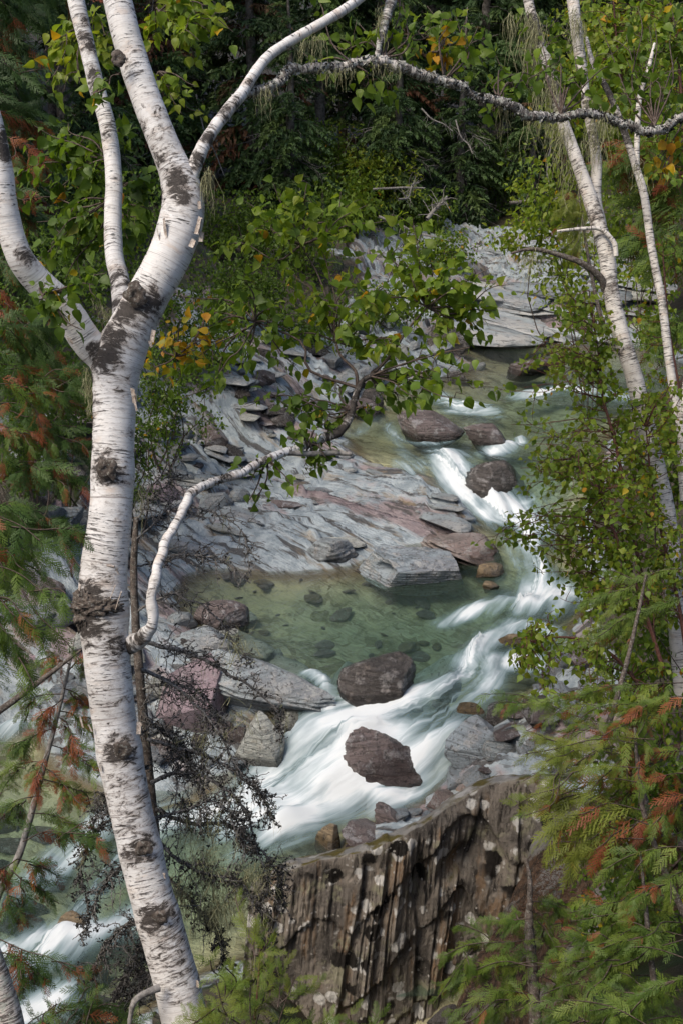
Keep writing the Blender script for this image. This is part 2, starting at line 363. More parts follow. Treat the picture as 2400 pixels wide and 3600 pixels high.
# ------------------------------------------------------------------ the land: heights through control points
CTL = []
for px, py, d in [(700, 2060, .25), (900, 2080, .35), (1100, 2150, .5), (1300, 2180, .6), (1000, 2250, .5), (1150, 2300, .5), (1500, 2150, .6), (1600, 2300, .5), (1050, 2400, .3),
                  (900, 2230, .35), (1250, 2500, .3), (1500, 2500, .4), (1400, 2600, .35), (1100, 2700, .35), (1000, 2850, .4), (1200, 2850, .25), (1100, 2950, .22), (800, 2900, .35),
                  (500, 2950, .4), (300, 3100, .4), (150, 3300, .3), (400, 3300, .4), (50, 3000, .3), (100, 3500, .4), (1800, 2000, .4), (1900, 2150, .4), (1800, 2300, .4), (1750, 2450, .3),
                  (1950, 2300, .3), (1900, 1900, .3), (2050, 2100, .2), (1600, 1680, .15), (1700, 1800, .25), (1500, 1640, .12), (1350, 1600, .15), (1300, 1500, .3), (1200, 1480, .2), (1500, 1560, .3),
                  (1700, 1580, .3), (1650, 1420, .25), (1500, 1380, .3), (1400, 1390, .25), (1800, 1400, .4), (2000, 1380, .4), (2000, 1500, .4), (1900, 1250, .3), (1800, 1200, .4), (1700, 1220, .2),
                  (2150, 1400, .4), (2000, 1700, .3), (30, 2540, .12), (100, 2650, .2), (50, 2750, .25), (250, 2800, .25), (-300, 3000, .4), (-300, 3400, .5), (2300, 1300, .4), (2500, 1350, .4)]:
    CTL.append(on_water(px, py) - [0, 0, d])
for px, py, h in [(500, 2000, .03), (700, 1990, .02), (850, 1990, .04), (1000, 1985, .05), (1200, 1960, .06), (1450, 1880, .05), (1600, 1850, .1), (1650, 1790, .08), (1550, 1720, .05), (1450, 1660, .03),
                  (1300, 1640, .03), (1200, 1580, .05), (1150, 1500, .05), (1100, 1460, .08), (1250, 1400, .2), (1350, 1780, .2), (1200, 1700, .22), (1200, 1830, .22), (1000, 1850, .3), (1000, 1700, .3),
                  (800, 1850, .35), (850, 1650, .4), (700, 1750, .5), (1000, 1560, .3), (600, 1850, .4), (750, 1550, .7), (600, 1650, .8), (900, 1450, .7), (1050, 1400, .4), (600, 1480, 1.1), (800, 1350, 1.1),
                  (1000, 1330, .7), (500, 1350, 1.7), (500, 1900, .5), (300, 1750, 1.0), (150, 1800, 1.2), (300, 1950, .8), (100, 2000, .9), (50, 1700, 1.8), (200, 2150, .5), (350, 2200, .4), (100, 2300, .45),
                  (550, 2150, .2), (600, 2300, .2), (700, 2400, .15), (500, 2450, .25), (600, 2600, .2), (800, 2600, .12), (900, 2530, .08), (850, 2690, .05), (300, 2400, .4), (300, 2600, .2), (450, 2700, .1), (50, 2440, .2),
                  (1550, 2780, .03), (1700, 2600, .15), (1650, 2700, .15), (1480, 2850, .08), (1300, 2910, .03), (1250, 2980, .05), (1800, 2600, .4), (1900, 2500, .5), (2000, 2400, .6), (2100, 2250, .7), (2200, 2000, .7),
                  (2250, 1800, .7), (2300, 1600, .7), (1500, 1270, .15), (1600, 1250, .1), (1400, 1290, .25), (1650, 1190, .12)]:
    CTL.append(on_water(px, py, h))
for px, py, t in [(1700, 1150, 27.5), (1750, 1050, 29.5), (1800, 900, 32.5), (1700, 780, 36), (2000, 1000, 30), (2100, 850, 33), (2250, 1000, 31), (2150, 1150, 28), (1950, 1180, 27.5), (1600, 950, 31), (1500, 1100, 28),
                  (2300, 1180, 28), (2350, 900, 32), (1900, 700, 36), (1300, 1000, 28), (1250, 1150, 26)]:
    CTL.append(at(px, py, t))
CTL += [np.array(p, float) for p in [(-5, 18, 2.8), (-6, 12, 2.0), (-5, 10, .5), (-6.5, 8, .8), (-8, 20, 4.5), (-5, 25, 4), (-10, 30, 7), (-3, 30, 3.6), (1, 34, 3.8), (6, 38, 4.2), (11, 37, 5.2), (11, 26, 4.5), (6, 14, 2.2), (7.5, 20, 3),
        (13, 30, 6.5), (0, 46, 6.5), (10, 46, 7.5), (-12, 40, 9), (22, 30, 10), (-22, 20, 10), (0, 75, 20), (35, 65, 22), (-35, 65, 22), (-22, 5, 9), (22, 5, 9), (2.6, 9.2, .1), (3.2, 8, 1.0), (4, 11, 1.0), (2.3, 6.4, 1.2),
        (1.6, 5, 1.5), (.6, 6.6, -1.5), (0, 7.2, -1.9), (1.2, 7.1, -1.6), (.3, 7.6, -1.9), (.9, 7.6, -1.7), (0, 5, .6), (0, 3.5, 1.6), (0, 2, 3), (0, 0, 3.9), (0, -5, 5), (-.7, 4.1, 1.1), (-2, 5, .4), (-2.5, 6.5, -1.0), (-4, 6, -.8), (-4, 4, .8), (4, 5, 2.6), (5, 8, 2.6), (-.6, 7.6, -1.0),
        (-1.2, 6.6, -.7), (-10, 8, 3), (10, 10, 5), (10, 15, 5), (-20, -10, 8), (20, -10, 8), (0, -40, 12), (60, 20, 26), (-60, 20, 26), (40, 90, 34), (-40, 90, 34), (0, 100, 34)]]
CTL = np.array(CTL)
def _phi(r2): return np.sqrt(r2 + .16)
def _fit(C):
    n = len(C); d2 = ((C[:, None, :2] - C[None, :, :2]) ** 2).sum(-1)
    A = np.zeros((n + 3, n + 3)); A[:n, :n] = _phi(d2) - np.eye(n) * .03
    A[:n, n] = 1; A[:n, n + 1:n + 3] = C[:, :2]; A[n:, :n] = A[:n, n:].T
    return np.linalg.solve(A, np.concatenate([C[:, 2], np.zeros(3)]))
WGT = _fit(CTL)
def ground0(x, y):
    x = np.atleast_1d(np.asarray(x, float)); y = np.atleast_1d(np.asarray(y, float)); out = np.empty(len(x))
    for a in range(0, len(x), 40000):
        X = x[a:a + 40000]; Y = y[a:a + 40000]
        r2 = (X[:, None] - CTL[:, 0]) ** 2 + (Y[:, None] - CTL[:, 1]) ** 2
        out[a:a + 40000] = _phi(r2) @ WGT[:-3] + WGT[-3] + WGT[-2] * X + WGT[-1] * Y
    return out
def saw(v, sharp=.16):
    f = v - np.floor(v); return np.where(f < 1 - sharp, f / (1 - sharp), (1 - f) / sharp)
def ground(x, y, detail=True):
    """land height: bedrock in dipping, stepped beds near the water, soft soil on the banks"""
    x = np.atleast_1d(np.asarray(x, float)); y = np.atleast_1d(np.asarray(y, float))
    z = ground0(x, y)
    P = np.stack([x, y, z * .3], 1)
    h = z - zw(x, y)
    rock = sstep(-.25, .04, h) * (1 - sstep(1.6, 2.6, h) * (y < 26))
    far = sstep(25, 27, y)
    u = (x * .52 + y * .85); v = (x * .85 - y * .52)              # u runs across the beds, v along them
    A = np.stack([u, v * .2, z * .2], 1)
    patch = sstep(-.25, .35, fbm(P * .8, 2, .5, 41))                # some slabs lie smooth, some are broken
    b1 = saw(u * .62 + fbm(A * .8, 3, .5, 3) * 1.1, .10) - .5
    b2 = saw(u * 2.1 + fbm(A * 1.5, 3, .5, 9) * 1.5, .12) - .5
    b3 = saw(u * 6.5 + fbm(A * 3.1, 3, .5, 21) * 1.7, .18) - .5
    j = saw(v * .8 + fbm(P * .9, 3, .5, 31) * 1.6, .05) - .5        # joints across them
    rel = b1 * .21 + b2 * .12 * (.35 + .65 * patch) + b3 * .042 * (.2 + .8 * patch) + j * .08 + fbm(P * 2.2, 3, .5, 5) * .03 + fbm(P * 9, 3, .55, 6) * .012 * (.3 + patch)
    rel = rel * (1 + far * 1.6)
    edge = sstep(-.02, .22, h)
    z = z + rock * rel * (.32 + .68 * edge) + (1 - rock) * (fbm(P * 3.2, 4, .5, 51) * .07 + fbm(P * .5, 3, .5, 52) * .12 * sstep(1, 4, h))
    return z
def ground1(x, y): return float(ground([x], [y])[0])

def sheet(name, xs, ys, zf):
    X, Y = np.meshgrid(xs, ys); x = X.ravel(); y = Y.ravel(); z = zf(x, y)
    n = len(xs); i = np.arange(len(ys) - 1)[:, None] * n; j = np.arange(n - 1)[None, :]; A = i + j
    q = np.stack([A, A + 1, A + n + 1, A + n], -1).reshape(-1, 4)
    return x, y, z, q
# the creek bed and its bedrock banks, finely stepped
xs = np.arange(-6.4, 7.61, .044); ys = np.concatenate([np.arange(6.2, 22, .04), np.arange(22, 35.0, .065)])
x, y, z, q = sheet('bedrock', xs, ys, ground)
h = z - zw(x, y)
wet = np.where(h > 0, .45 * np.exp(-h / .06), .45 + np.clip(-h / .25, 0, 1) * .55)
soil = np.maximum(sstep(1.5, 2.1, ground0(x, y) - zw(x, y) + fbm(np.stack([x, y, z], 1) * 1.2, 3, .5, 61) * .4) * (y < 27), sstep(-3.0, -4.2, x + .0 * y) * sstep(.5, 1.2, h) * (y < 24))
soil = np.maximum(soil, sstep(2.5, 3.0, x) * (y < 22) * sstep(.1, .35, h)); soil = np.maximum(soil, sstep(8.2, 7.9, y) * sstep(-.5, -.2, h) * (x > -1.5)); soil = np.maximum(soil, sstep(.9, 1.3, x) * sstep(9.4, 9.0, y) * sstep(-.3, .0, h))
soil = np.maximum(soil, sstep(.8, -.6, x + 1.2 * fbm(np.stack([x, y, z], 1) * .8, 3, .5, 62)) * sstep(23, 25.5, y))
soil = np.clip(soil, 0, 1)
g = Geo(); g.add(np.stack([x, y, z], 1), q, None, np.stack([x * .52 + y * .85, x * .85 - y * .52], 1), wet, soil)
bedrock = tag(g.build('bedrock', M['bed']), 'pale blue grey bedrock shelves stepping down to the creek', 'bedrock', kind='structure')
# the wider ground: slopes and forest floor out to the hills
xs2 = np.concatenate([np.arange(-140, -20, 6.), np.arange(-20, -6.3, .5), np.arange(-6.3, 7.6, .7), np.arange(7.6, 20, .5), np.arange(20, 141, 6.)])
ys2 = np.concatenate([np.arange(-60, -4, 4.), np.arange(-4, 8, .5), np.arange(8, 34.5, .7), np.arange(34.5, 60, .5), np.arange(60, 200, 5.)])
def zf2(x, y):
    z = ground0(np.clip(x, -60, 60), np.clip(y, -40, 100))
    P = np.stack([x, y, z * 0], 1)
    inside = (x > -6.3) & (x < 7.5) & (y > 6.3) & (y < 34.8)
    return z + fbm(P * .5, 3, .5, 52) * .15 - inside * .9
x, y, z, q = sheet('ground', xs2, ys2, zf2)
g = Geo(); g.add(np.stack([x, y, z], 1), q, None, np.stack([x * .52 + y * .85, x * .85 - y * .52], 1), 0.0, 1.0)
ground_ob = tag(g.build('ground', M['bed']), 'dark forest floor rising to the hills', 'ground', kind='structure')

# ------------------------------------------------------------------ the water sheet
FLOW_PX = [(2900, 1330), (2500, 1350), (2200, 1385), (1950, 1385), (1720, 1425), (1480, 1440), (1370, 1510), (1440, 1570), (1545, 1610), (1620, 1690), (1730, 1800), (1840, 1900), (1880, 2010), (1840, 2110), (1720, 2220), (1640, 2320), (1590, 2410), (1430, 2500),
           (1220, 2590), (1030, 2720), (850, 2840), (600, 2930), (380, 3070), (230, 3250), (60, 3420), (-200, 3600), (-500, 3800)]
FL = spline(np.array([on_water(*p) for p in FLOW_PX]), 160)
FLS = np.concatenate([[0], np.cumsum(np.linalg.norm(np.diff(FL[:, :2], axis=0), axis=1))])
def flow_uv(x, y):
    out = np.empty((len(x), 2))
    A = FL[:-1, :2]; D = FL[1:, :2] - A; L2 = (D ** 2).sum(1)
    for a in range(0, len(x), 20000):
        p = np.stack([x[a:a + 20000], y[a:a + 20000]], 1)
        w = p[:, None] - A[None]; tt = np.clip((w * D).sum(-1) / L2, 0, 1); e = w - tt[..., None] * D
        d2 = (e ** 2).sum(-1)
        wgt = np.exp(-(d2 - d2.min(1, keepdims=True)) / (.25 + .25 * d2.min(1, keepdims=True)))
        s = ((FLS[:-1] + tt * np.sqrt(L2)) * wgt).sum(1) / wgt.sum(1)
        cr = np.sign(D[:, 0] * w[..., 1] - D[:, 1] * w[..., 0]) * np.sqrt(d2)
        t = (cr * wgt).sum(1) / wgt.sum(1)
        out[a:a + 20000] = np.stack([s, t], 1)
    return out
# where the water breaks white: strokes of (photo x, photo y, half width in photo pixels, strength)
FOAM = [[(1520, 1590, 30, .5), (1570, 1610, 55, .95), (1610, 1680, 75, 1), (1670, 1760, 85, 1), (1760, 1800, 85, 1), (1850, 1850, 90, .95), (1840, 1930, 70, .9), (1870, 2010, 70, .95), (1870, 2080, 95, .9)],
        [(1990, 2090, 60, .8), (1880, 2130, 60, .95), (1770, 2130, 45, .9), (1660, 2160, 35, .75), (1550, 2200, 30, .4)],
        [(1950, 2240, 50, .6), (1830, 2200, 40, .7), (1740, 2230, 50, .75), (1680, 2265, 55, .98), (1640, 2320, 60, .95), (1630, 2390, 60, .9), (1560, 2440, 55, .9), (1450, 2470, 60, .95), (1320, 2500, 60, 1), (1210, 2540, 60, 1)],
        [(1960, 2360, 60, .85), (1850, 2330, 50, .9), (1740, 2330, 45, .85), (1700, 2400, 60, .6), (1620, 2470, 60, .5), (1500, 2540, 70, .6), (1350, 2580, 90, .9), (1180, 2620, 90, 1), (1070, 2680, 90, .95)],
        [(1600, 2600, 50, .5), (1480, 2650, 60, .85), (1320, 2660, 80, .9), (1180, 2720, 90, .95), (1040, 2770, 100, .95), (930, 2820, 100, 1), (860, 2880, 90, 1)],
        [(1220, 2740, 70, .8), (1120, 2800, 70, .85), (1060, 2870, 80, .9), (960, 2900, 80, .95), (840, 2880, 70, .9), (700, 2880, 80, .85), (560, 2900, 90, .7)],
        [(1225, 2720, 16, .7), (1260, 2785, 20, .9), (1340, 2815, 20, .85), (1420, 2805, 18, .7), (1475, 2740, 16, .6)],
        [(1180, 2430, 12, .45), (1230, 2480, 16, .85), (1330, 2500, 16, .9), (1420, 2485, 16, .9), (1485, 2430, 14, .6)],
        [(1625, 1680, 12, .7), (1680, 1755, 16, .9), (1770, 1775, 16, .8), (1870, 1760, 14, .7)],
        [(1380, 1520, 10, .3), (1450, 1560, 12, .45), (1560, 1560, 12, .4), (1650, 1520, 10, .3)],
        [(1460, 2760, 45, .4), (1370, 2815, 50, .55), (1300, 2850, 30, .35)],
        [(1060, 2370, 18, .3), (1120, 2390, 22, .85), (1150, 2440, 30, .9), (1160, 2500, 40, .9)],
        [(1410, 1340, 20, .35), (1470, 1352, 30, .7), (1570, 1405, 40, .9), (1650, 1440, 35, .9), (1740, 1455, 30, .7)],
        [(2250, 1390, 40, .6), (2140, 1395, 45, .9), (2000, 1370, 45, 1), (1900, 1385, 40, .8), (1800, 1400, 30, .35)],
        [(1830, 1550, 25, .9), (1770, 1575, 40, .9), (1690, 1600, 30, .6)],
        [(1240, 1530, 30, .28), (1330, 1480, 40, .25), (1420, 1600, 25, .25), (1480, 1650, 25, .45), (1390, 1640, 20, .4)],
        [(420, 2880, 60, .6), (330, 2930, 60, .8), (300, 3000, 70, .55), (180, 3050, 80, .35), (60, 3120, 80, .3)],
        [(420, 3060, 70, .45), (330, 3160, 70, .35), (250, 3250, 50, .5)],
        [(500, 3220, 60, .6), (380, 3260, 50, .9), (250, 3300, 55, 1), (140, 3340, 60, .95), (40, 3390, 60, .9), (-60, 3420, 60, .8)],
        [(260, 3520, 50, .8), (150, 3540, 45, .95), (40, 3560, 45, .9), (-60, 3580, 50, .9)],
        [(120, 2500, 20, .6), (60, 2540, 35, .95), (-20, 2560, 35, .9), (-120, 2600, 60, .8)]]
def foam_at(x, y):
    f = np.zeros(len(x)); p = np.stack([x, y], 1)
    for S in FOAM:
        W3 = np.array([on_water(a, b) for a, b, *_ in S]); wd = np.array([w * .82 * pxm(max(np.linalg.norm(c - [0, 0, CAM_H]), 1)) for (a, b, w, s), c in zip(S, W3)])
        R = spline(np.column_stack([W3, wd, [s for *_, s in S]]), 40)
        A = R[:-1, :2]; D = R[1:, :2] - A; L2 = (D ** 2).sum(1) + 1e-9
        best = np.zeros(len(x))
        m = (x > R[:, 0].min() - 1) & (x < R[:, 0].max() + 1) & (y > R[:, 1].min() - 1.5) & (y < R[:, 1].max() + 1.5)
        pm = p[m]; w = pm[:, None] - A[None]; tt = np.clip((w * D).sum(-1) / L2, 0, 1); e = w - tt[..., None] * D
        hw = R[:-1, 3] + tt * (R[1:, 3] - R[:-1, 3]); st = R[:-1, 4] + tt * (R[1:, 4] - R[:-1, 4])
        ex = e[..., 0]; ey = e[..., 1] * .62                       # strokes were measured foreshortened
        k = np.sqrt(ex ** 2 + ey ** 2) / hw
        best[m] = (1.06 * st * np.exp(-k ** 1.9 * .75)).max(1)
        f = np.maximum(f, best) + .12 * np.minimum(f, best)
    return np.clip(f, 0, 1.1)
xs = np.arange(-7.5, 8.6, .05); ys = np.concatenate([np.arange(5.5, 13, .045), np.arange(13, 24, .06), np.arange(24, 37, .12)])
x, y, z, q = sheet('water', xs, ys, zw)
gz = ground(x, y); uv = flow_uv(x, y)
foam = foam_at(x, y) * np.clip(.93 + .85 * fbm(np.stack([uv[:, 0] * 1.3, uv[:, 1] * 2.6, 0 * x], 1), 4, .55, 71), 0, 1.25)
dep = np.clip((z - gz) / .75, 0, 1)
U3 = np.stack([uv[:, 0] * 1.1, uv[:, 1] * 3.2, 0 * x], 1)
lift = foam * (.05 * np.sin(uv[:, 0] * 5.2 + 4 * fbm(U3 * .6, 2, .5, 87)) + .10 * fbm(U3, 3, .5, 81) + .05 * fbm(U3 * [2.2, 2.6, 1], 3, .5, 83) + .06) + .012 * fbm(np.stack([x * 1.5, y * 1.5, 0 * x], 1), 3, .5, 85)
z2 = z + lift * sstep(-.02, .15, z - gz + .03)
keep = (gz - z2 < .12) & ~((x > -.9) & (y < 8.0))
kq = keep[q].any(1); q = q[kq]
used = np.unique(q); remap = -np.ones(len(x), np.int64); remap[used] = np.arange(len(used))
g = Geo(); g.add(np.stack([x, y, z2], 1)[used], remap[q], None, uv[used], foam[used], dep[used])
water = tag(g.build('water', M['water']), 'clear green creek water breaking into white rapids', 'water', kind='structure')

# ------------------------------------------------------------------ rocks
_ICO = {}
def ico(sub):
    if sub not in _ICO:
        bm = bmesh.new(); bmesh.ops.create_icosphere(bm, subdivisions=sub, radius=1.0)
        v = np.array([p.co[:] for p in bm.verts]); f = np.array([[w.index for w in p.verts] for p in bm.faces]); bm.free()
        _ICO[sub] = (v, f)
    return _ICO[sub]
def rock_shape(seed, sub=4, cuts=14, soft=.05, rough=.06, beds=.05, bedk=9.0, lo=.42, hi=.72, tilt=(0.25, .1)):
    """a stone of size 1: a ball cut by planes, layered along tilted beds, roughened"""
    r = np.random.default_rng(seed); v, f = ico(sub); p = v.copy()
    N = nrm(r.normal(size=(cuts, 3)) * [1, 1, .8]); D = r.uniform(lo, hi, cuts)
    for nn, d in zip(N, D):
        o = p @ nn - d; p = p - np.where(o > 0, o * (1 - soft), 0)[:, None] * nn
    bn = nrm(np.array([tilt[0], tilt[1], 1.0])); k = p @ bn
    if beds:
        st = saw(k * bedk * .5 + fbm(p * 1.3 + seed, 2, .5, seed) * .8, .2) - .5
        side = nrm(p - (p @ bn)[:, None] * bn) * (1 - np.abs(nrm(p) @ bn))[:, None]
        p = p + side * st[:, None] * beds
    p = p * (1 + rough * fbm(p * 1.6 + seed * 3.1, 4, .55, seed + 1))[:, None] + nrm(p) * (rough * .5 * fbm(p * 7 + seed, 5, .66, seed + 2))[:, None]
    lo3 = p.min(0); hi3 = p.max(0)
    return (p - (lo3 + hi3) / 2) / (hi3 - lo3).max(0) * 2 / 2, f, (hi3 - lo3)
def rock_geo(seed, dims, rotz=0.0, tiltx=0.0, tilty=0.0, **kw):
    p, f, _ = rock_shape(seed, **kw)
    e = p.max(0) - p.min(0); p = p / e * np.array(dims)
    R = np.array((Matrix.Rotation(rotz, 3, 'Z') @ Matrix.Rotation(tilty, 3, 'Y') @ Matrix.Rotation(tiltx, 3, 'X')))
    p = p @ R.T
    g = Geo(); g.add(p, None, f, p[:, :2], .5, 0); return g
def rock(label, box, mat, seed, h0=0.0, dr=.8, hk=1.0, sink=.35, name='boulder', cat='boulder', group=None, yaw=None, **kw):
    """a boulder that fills the photo box (x0, y0, x1, y1) with its foot on the water or h0 above it"""
    x0, y0, x1, y1 = box; t_foot = on_water((x0 + x1) / 2, y1, h0); t = t_foot[1] / ray((x0 + x1) / 2, y1)[1]
    w = (x1 - x0) * pxm(t); him = (y1 - y0) * pxm(t); d = w * dr
    dn = -ray((x0 + x1) / 2, y1)[2]; sa = dn / math.hypot(1, dn) * 1.0
    hh = max((him - d * sa * .75) / math.sqrt(1 - sa * sa), .45 * him) * hk
    full = hh / (1 - sink)
    g = rock_geo(seed, (w, d, full), rotz=(yaw if yaw is not None else 0.0), **kw)
    c = np.array([t_foot[0], t_foot[1] + d * .42, t_foot[2] + hh - full / 2])
    g.v = [v + c for v in g.v]; g.sc = [np.clip(1 - (v[:, 2] - zw(v[:, 0], v[:, 1])) / (.12 + .3 * hh), 0, 1) * (.9 if h0 < .04 else .3) for v in g.v]
    o = g.build(name, M[mat], loc=tuple(c))
    return tag(o, label, cat, group)
B = rock
B('big rounded red brown boulder standing in the upper creek', (1391, 1428, 1644, 1551), 'rock_brown', 11, sub=6, cuts=9, lo=.62, hi=.85, soft=.2, rough=.06, beds=.012, tiltx=.0, tilty=.16, dr=.75)
B('low brown slab touching the big red brown boulder', (1629, 1474, 1810, 1578), 'rock_brown', 12, sub=4, cuts=10, beds=.05, dr=.7)
B('brown boulder with a dark crest right below the white cascade', (1636, 1600, 1880, 1755), 'rock_dark', 13, sub=6, cuts=9, soft=.12, beds=.06, bedk=11, dr=.8, tilty=.1)
B('dark wet round boulder at the foot of the green pool', (1185, 2305, 1472, 2473), 'rock_dark', 18, sub=6, cuts=10, lo=.58, hi=.85, soft=.15, beds=.05, bedk=12, dr=.75, hk=1.3, tilty=-.08)
B('rounded grey brown boulder on the near edge of the green pool', (673, 2087, 875, 2225), 'rock_brown', 20, sub=6, cuts=10, lo=.6, hi=.85, soft=.15, beds=.02, dr=.8, tilty=.1)
B('layered grey boulder below the rounded one beside the pool', (574, 2183, 830, 2305), 'rock_grey', 21, h0=.05, sub=5, cuts=11, beds=.08, bedk=10, tilty=.2)
B('smooth purple pink boulder behind the dead twigs', (540, 2340, 840, 2615), 'rock_pink', 22, h0=.12, sub=6, cuts=11, lo=.4, hi=.62, soft=.02, rough=.02, beds=.008, dr=.8, hk=1.35, tilty=.25)
B('pale rough boulder beside the white chute', (820, 2490, 1000, 2720), 'rock_pale', 23, h0=.0, sub=6, cuts=9, beds=.03, dr=.8)
B('flat pale stone lying between slab and white chute', (964, 2481, 1098, 2575), 'rock_pale', 24, sub=4, cuts=8, dr=.9)
c = on_water(1350, 2775); c[1] += .3; c[2] = zw(c[0], c[1]); g = rock_geo(25, (1.3, .75, 1.1), sub=6, cuts=15, lo=.62, hi=.86, soft=.08, beds=.07, bedk=9, rough=.14)
g.v = [v + c + [0, 0, -.27] for v in g.v]; g.sc = [np.clip(1 - (v[:, 2] - zw(v[:, 0], v[:, 1])) / .3, 0, 1) for v in g.v]
tag(g.build('boulder', M['rock_brown'], loc=tuple(c)), 'jagged wet brown rock splitting the lower rapids', 'boulder')
B('tilted blue grey boulder with scooped face across the rapids', (1595, 2510, 1850, 2770), 'rock_blue', 26, h0=.03, sub=6, cuts=9, lo=.55, beds=.04, tilty=-.45, dr=.7)
B('flat blue grey slab below the scooped boulder', (1570, 2680, 1755, 2790), 'rock_blue', 27, h0=.05, sub=4, cuts=10, beds=.06)
B('dark block wedged at the top of the ribbed outcrop', (1740, 2680, 1850, 2770), 'rock_dark', 28, h0=.1, sub=4, cuts=10)
B('layered brown rock at the water edge above the outcrop', (1300, 2830, 1475, 2950), 'rock_brown', 29, h0=.02, sub=5, cuts=12, beds=.10, tilty=.3)
B('pale grey slab leaning on the outcrop top', (1500, 2765, 1680, 2880), 'rock_grey', 30, h0=.05, sub=4, cuts=12, beds=.07, tilty=-.3)
B('thin brown slab near the lip of the outcrop', (1212, 2935, 1305, 2995), 'rock_brown', 31, sub=4, cuts=10, beds=.06, tilty=-.2)
B('ochre rock half under water beside the outcrop', (1105, 2890, 1200, 3010), 'rock_ochre', 32, h0=-.03, sub=4, cuts=9)
B('rusty flat rock tucked under the ridged rapids rock', (1320, 2735, 1470, 2800), 'rock_ochre', 33, h0=-.02, sub=4, cuts=9)
B('purple red rock lying on the left bank rubble', (515, 1690, 632, 1790), 'rock_pink', 34, h0=.6, sub=4, cuts=10, soft=.03)
B('small purple stone behind the birch in the far rubble', (150, 1750, 225, 1830), 'rock_pink', 35, h0=1.1, sub=4, cuts=9)
B('broad purple block low behind the left cedar', (0, 2215, 190, 2335), 'rock_pink', 36, h0=.4, sub=4, cuts=9, soft=.03)
B('flat pale stone at the head of the green pool', (938, 1962, 1082, 2010), 'rock_grey', 37, sub=4, cuts=10, beds=.05)
B('striped rock on the shelf edge above the flat stone', (1040, 1865, 1262, 1992), 'rock_grey', 38, h0=.02, sub=5, cuts=15, beds=.04, bedk=9, tilty=-.3)
B('red brown fractured ledge beside the lower cascade', (1480, 1830, 1790, 1990), 'rock_rust', 139, h0=.0, sub=6, cuts=18, lo=.4, hi=.62, beds=.14, bedk=9, tilty=.22, dr=1.0, hk=.75)
B('small wet rock poking out right of the prow block', (1694, 2040, 1755, 2080), 'rock_ochre', 40, sub=4, cuts=8)
B('brown wet rock between the prow block and white water', (1672, 1970, 1780, 2035), 'rock_ochre', 41, sub=4, cuts=9)
B('submerged tan boulder in the white water right of the dark boulder', (1520, 2370, 1625, 2455), 'rock_ochre', 42, h0=-.06, sub=4, cuts=9, soft=.2)
B('rust coloured boulder under the rapids by the scooped boulder', (1575, 2465, 1715, 2560), 'rock_ochre', 43, h0=-.05, sub=4, cuts=9, soft=.2)
B('tan boulder breaking the rapids beside the birch thicket', (1735, 2215, 1860, 2290), 'rock_ochre', 44, h0=-.06, sub=4, cuts=9, soft=.2)
B('brown block on the bank under the birch thicket', (2010, 2290, 2120, 2400), 'rock_brown', 45, h0=.2, sub=4, cuts=11)
B('upright grey splinter of rock on the upper shelf', (1492, 1245, 1535, 1318), 'rock_blue', 46, sub=4, cuts=9, dr=.6)
B('round grey boulder above the hooked branch', (1258, 1345, 1350, 1432), 'rock_dark', 47, h0=.05, sub=4, cuts=8)
B('flat purple grey boulder beside the upper pool', (1195, 1395, 1345, 1455), 'rock_brown', 48, h0=.03, sub=4, cuts=9)
B('rounded brown stone on the slabs upstream', (1025, 1418, 1145, 1485), 'rock_brown', 49, h0=.1, sub=4, cuts=8)
B('dark boulder shadowed under the leafy branch', (1500, 1130, 1655, 1215), 'rock_dark', 50, h0=.3, sub=4, cuts=10)
B('brown rocks edge between the two upper pools', (1790, 1245, 1990, 1325), 'rock_brown', 51, h0=0, sub=5, cuts=12, beds=.09)
B('dark grey block low on the left bank', (890, 1215, 985, 1270), 'rock_dark', 52, h0=.9, sub=4, cuts=11)
B('brown rock in the rapids at the lower left', (190, 3200, 330, 3330), 'rock_ochre', 53, h0=-.05, sub=4, cuts=8)
B('brown stones heaped at the foot of the outcrop', (1500, 3540, 1620, 3620), 'rock_dark', 54, h0=.35, sub=4, cuts=11)

def long_slab():
    A = at(640, 2300, 12.55); Bp = at(1170, 2478, 12.1); L = np.linalg.norm(Bp - A)
    p, f, _ = rock_shape(71, sub=6, cuts=15, lo=.45, hi=.7, soft=.04, rough=.05, beds=.07, bedk=9, tilt=(.1, .4)); p = p / (p.max(0) - p.min(0)) * [L, .75, .6]
    k = 1 - .45 * sstep(-.1, .5, p[:, 0] / L); p[:, 1] *= k; p[:, 2] *= k
    d = (Bp - A) / L; ya = math.atan2(d[1], d[0]); pi_ = -math.asin(d[2]); R = np.array(Matrix.Rotation(ya, 3, 'Z') @ Matrix.Rotation(pi_, 3, 'Y') @ Matrix.Rotation(.25, 3, 'X'))
    c = (A + Bp) / 2 + [0, .15, -.16]; g = Geo(); g.add(p @ R.T + c, None, f, p[:, :2])
    tag(g.build('slab', M['rock_grey'], loc=tuple(c)), 'long pale slab tapering to a wet tip by the dark boulder', 'rock')
long_slab()
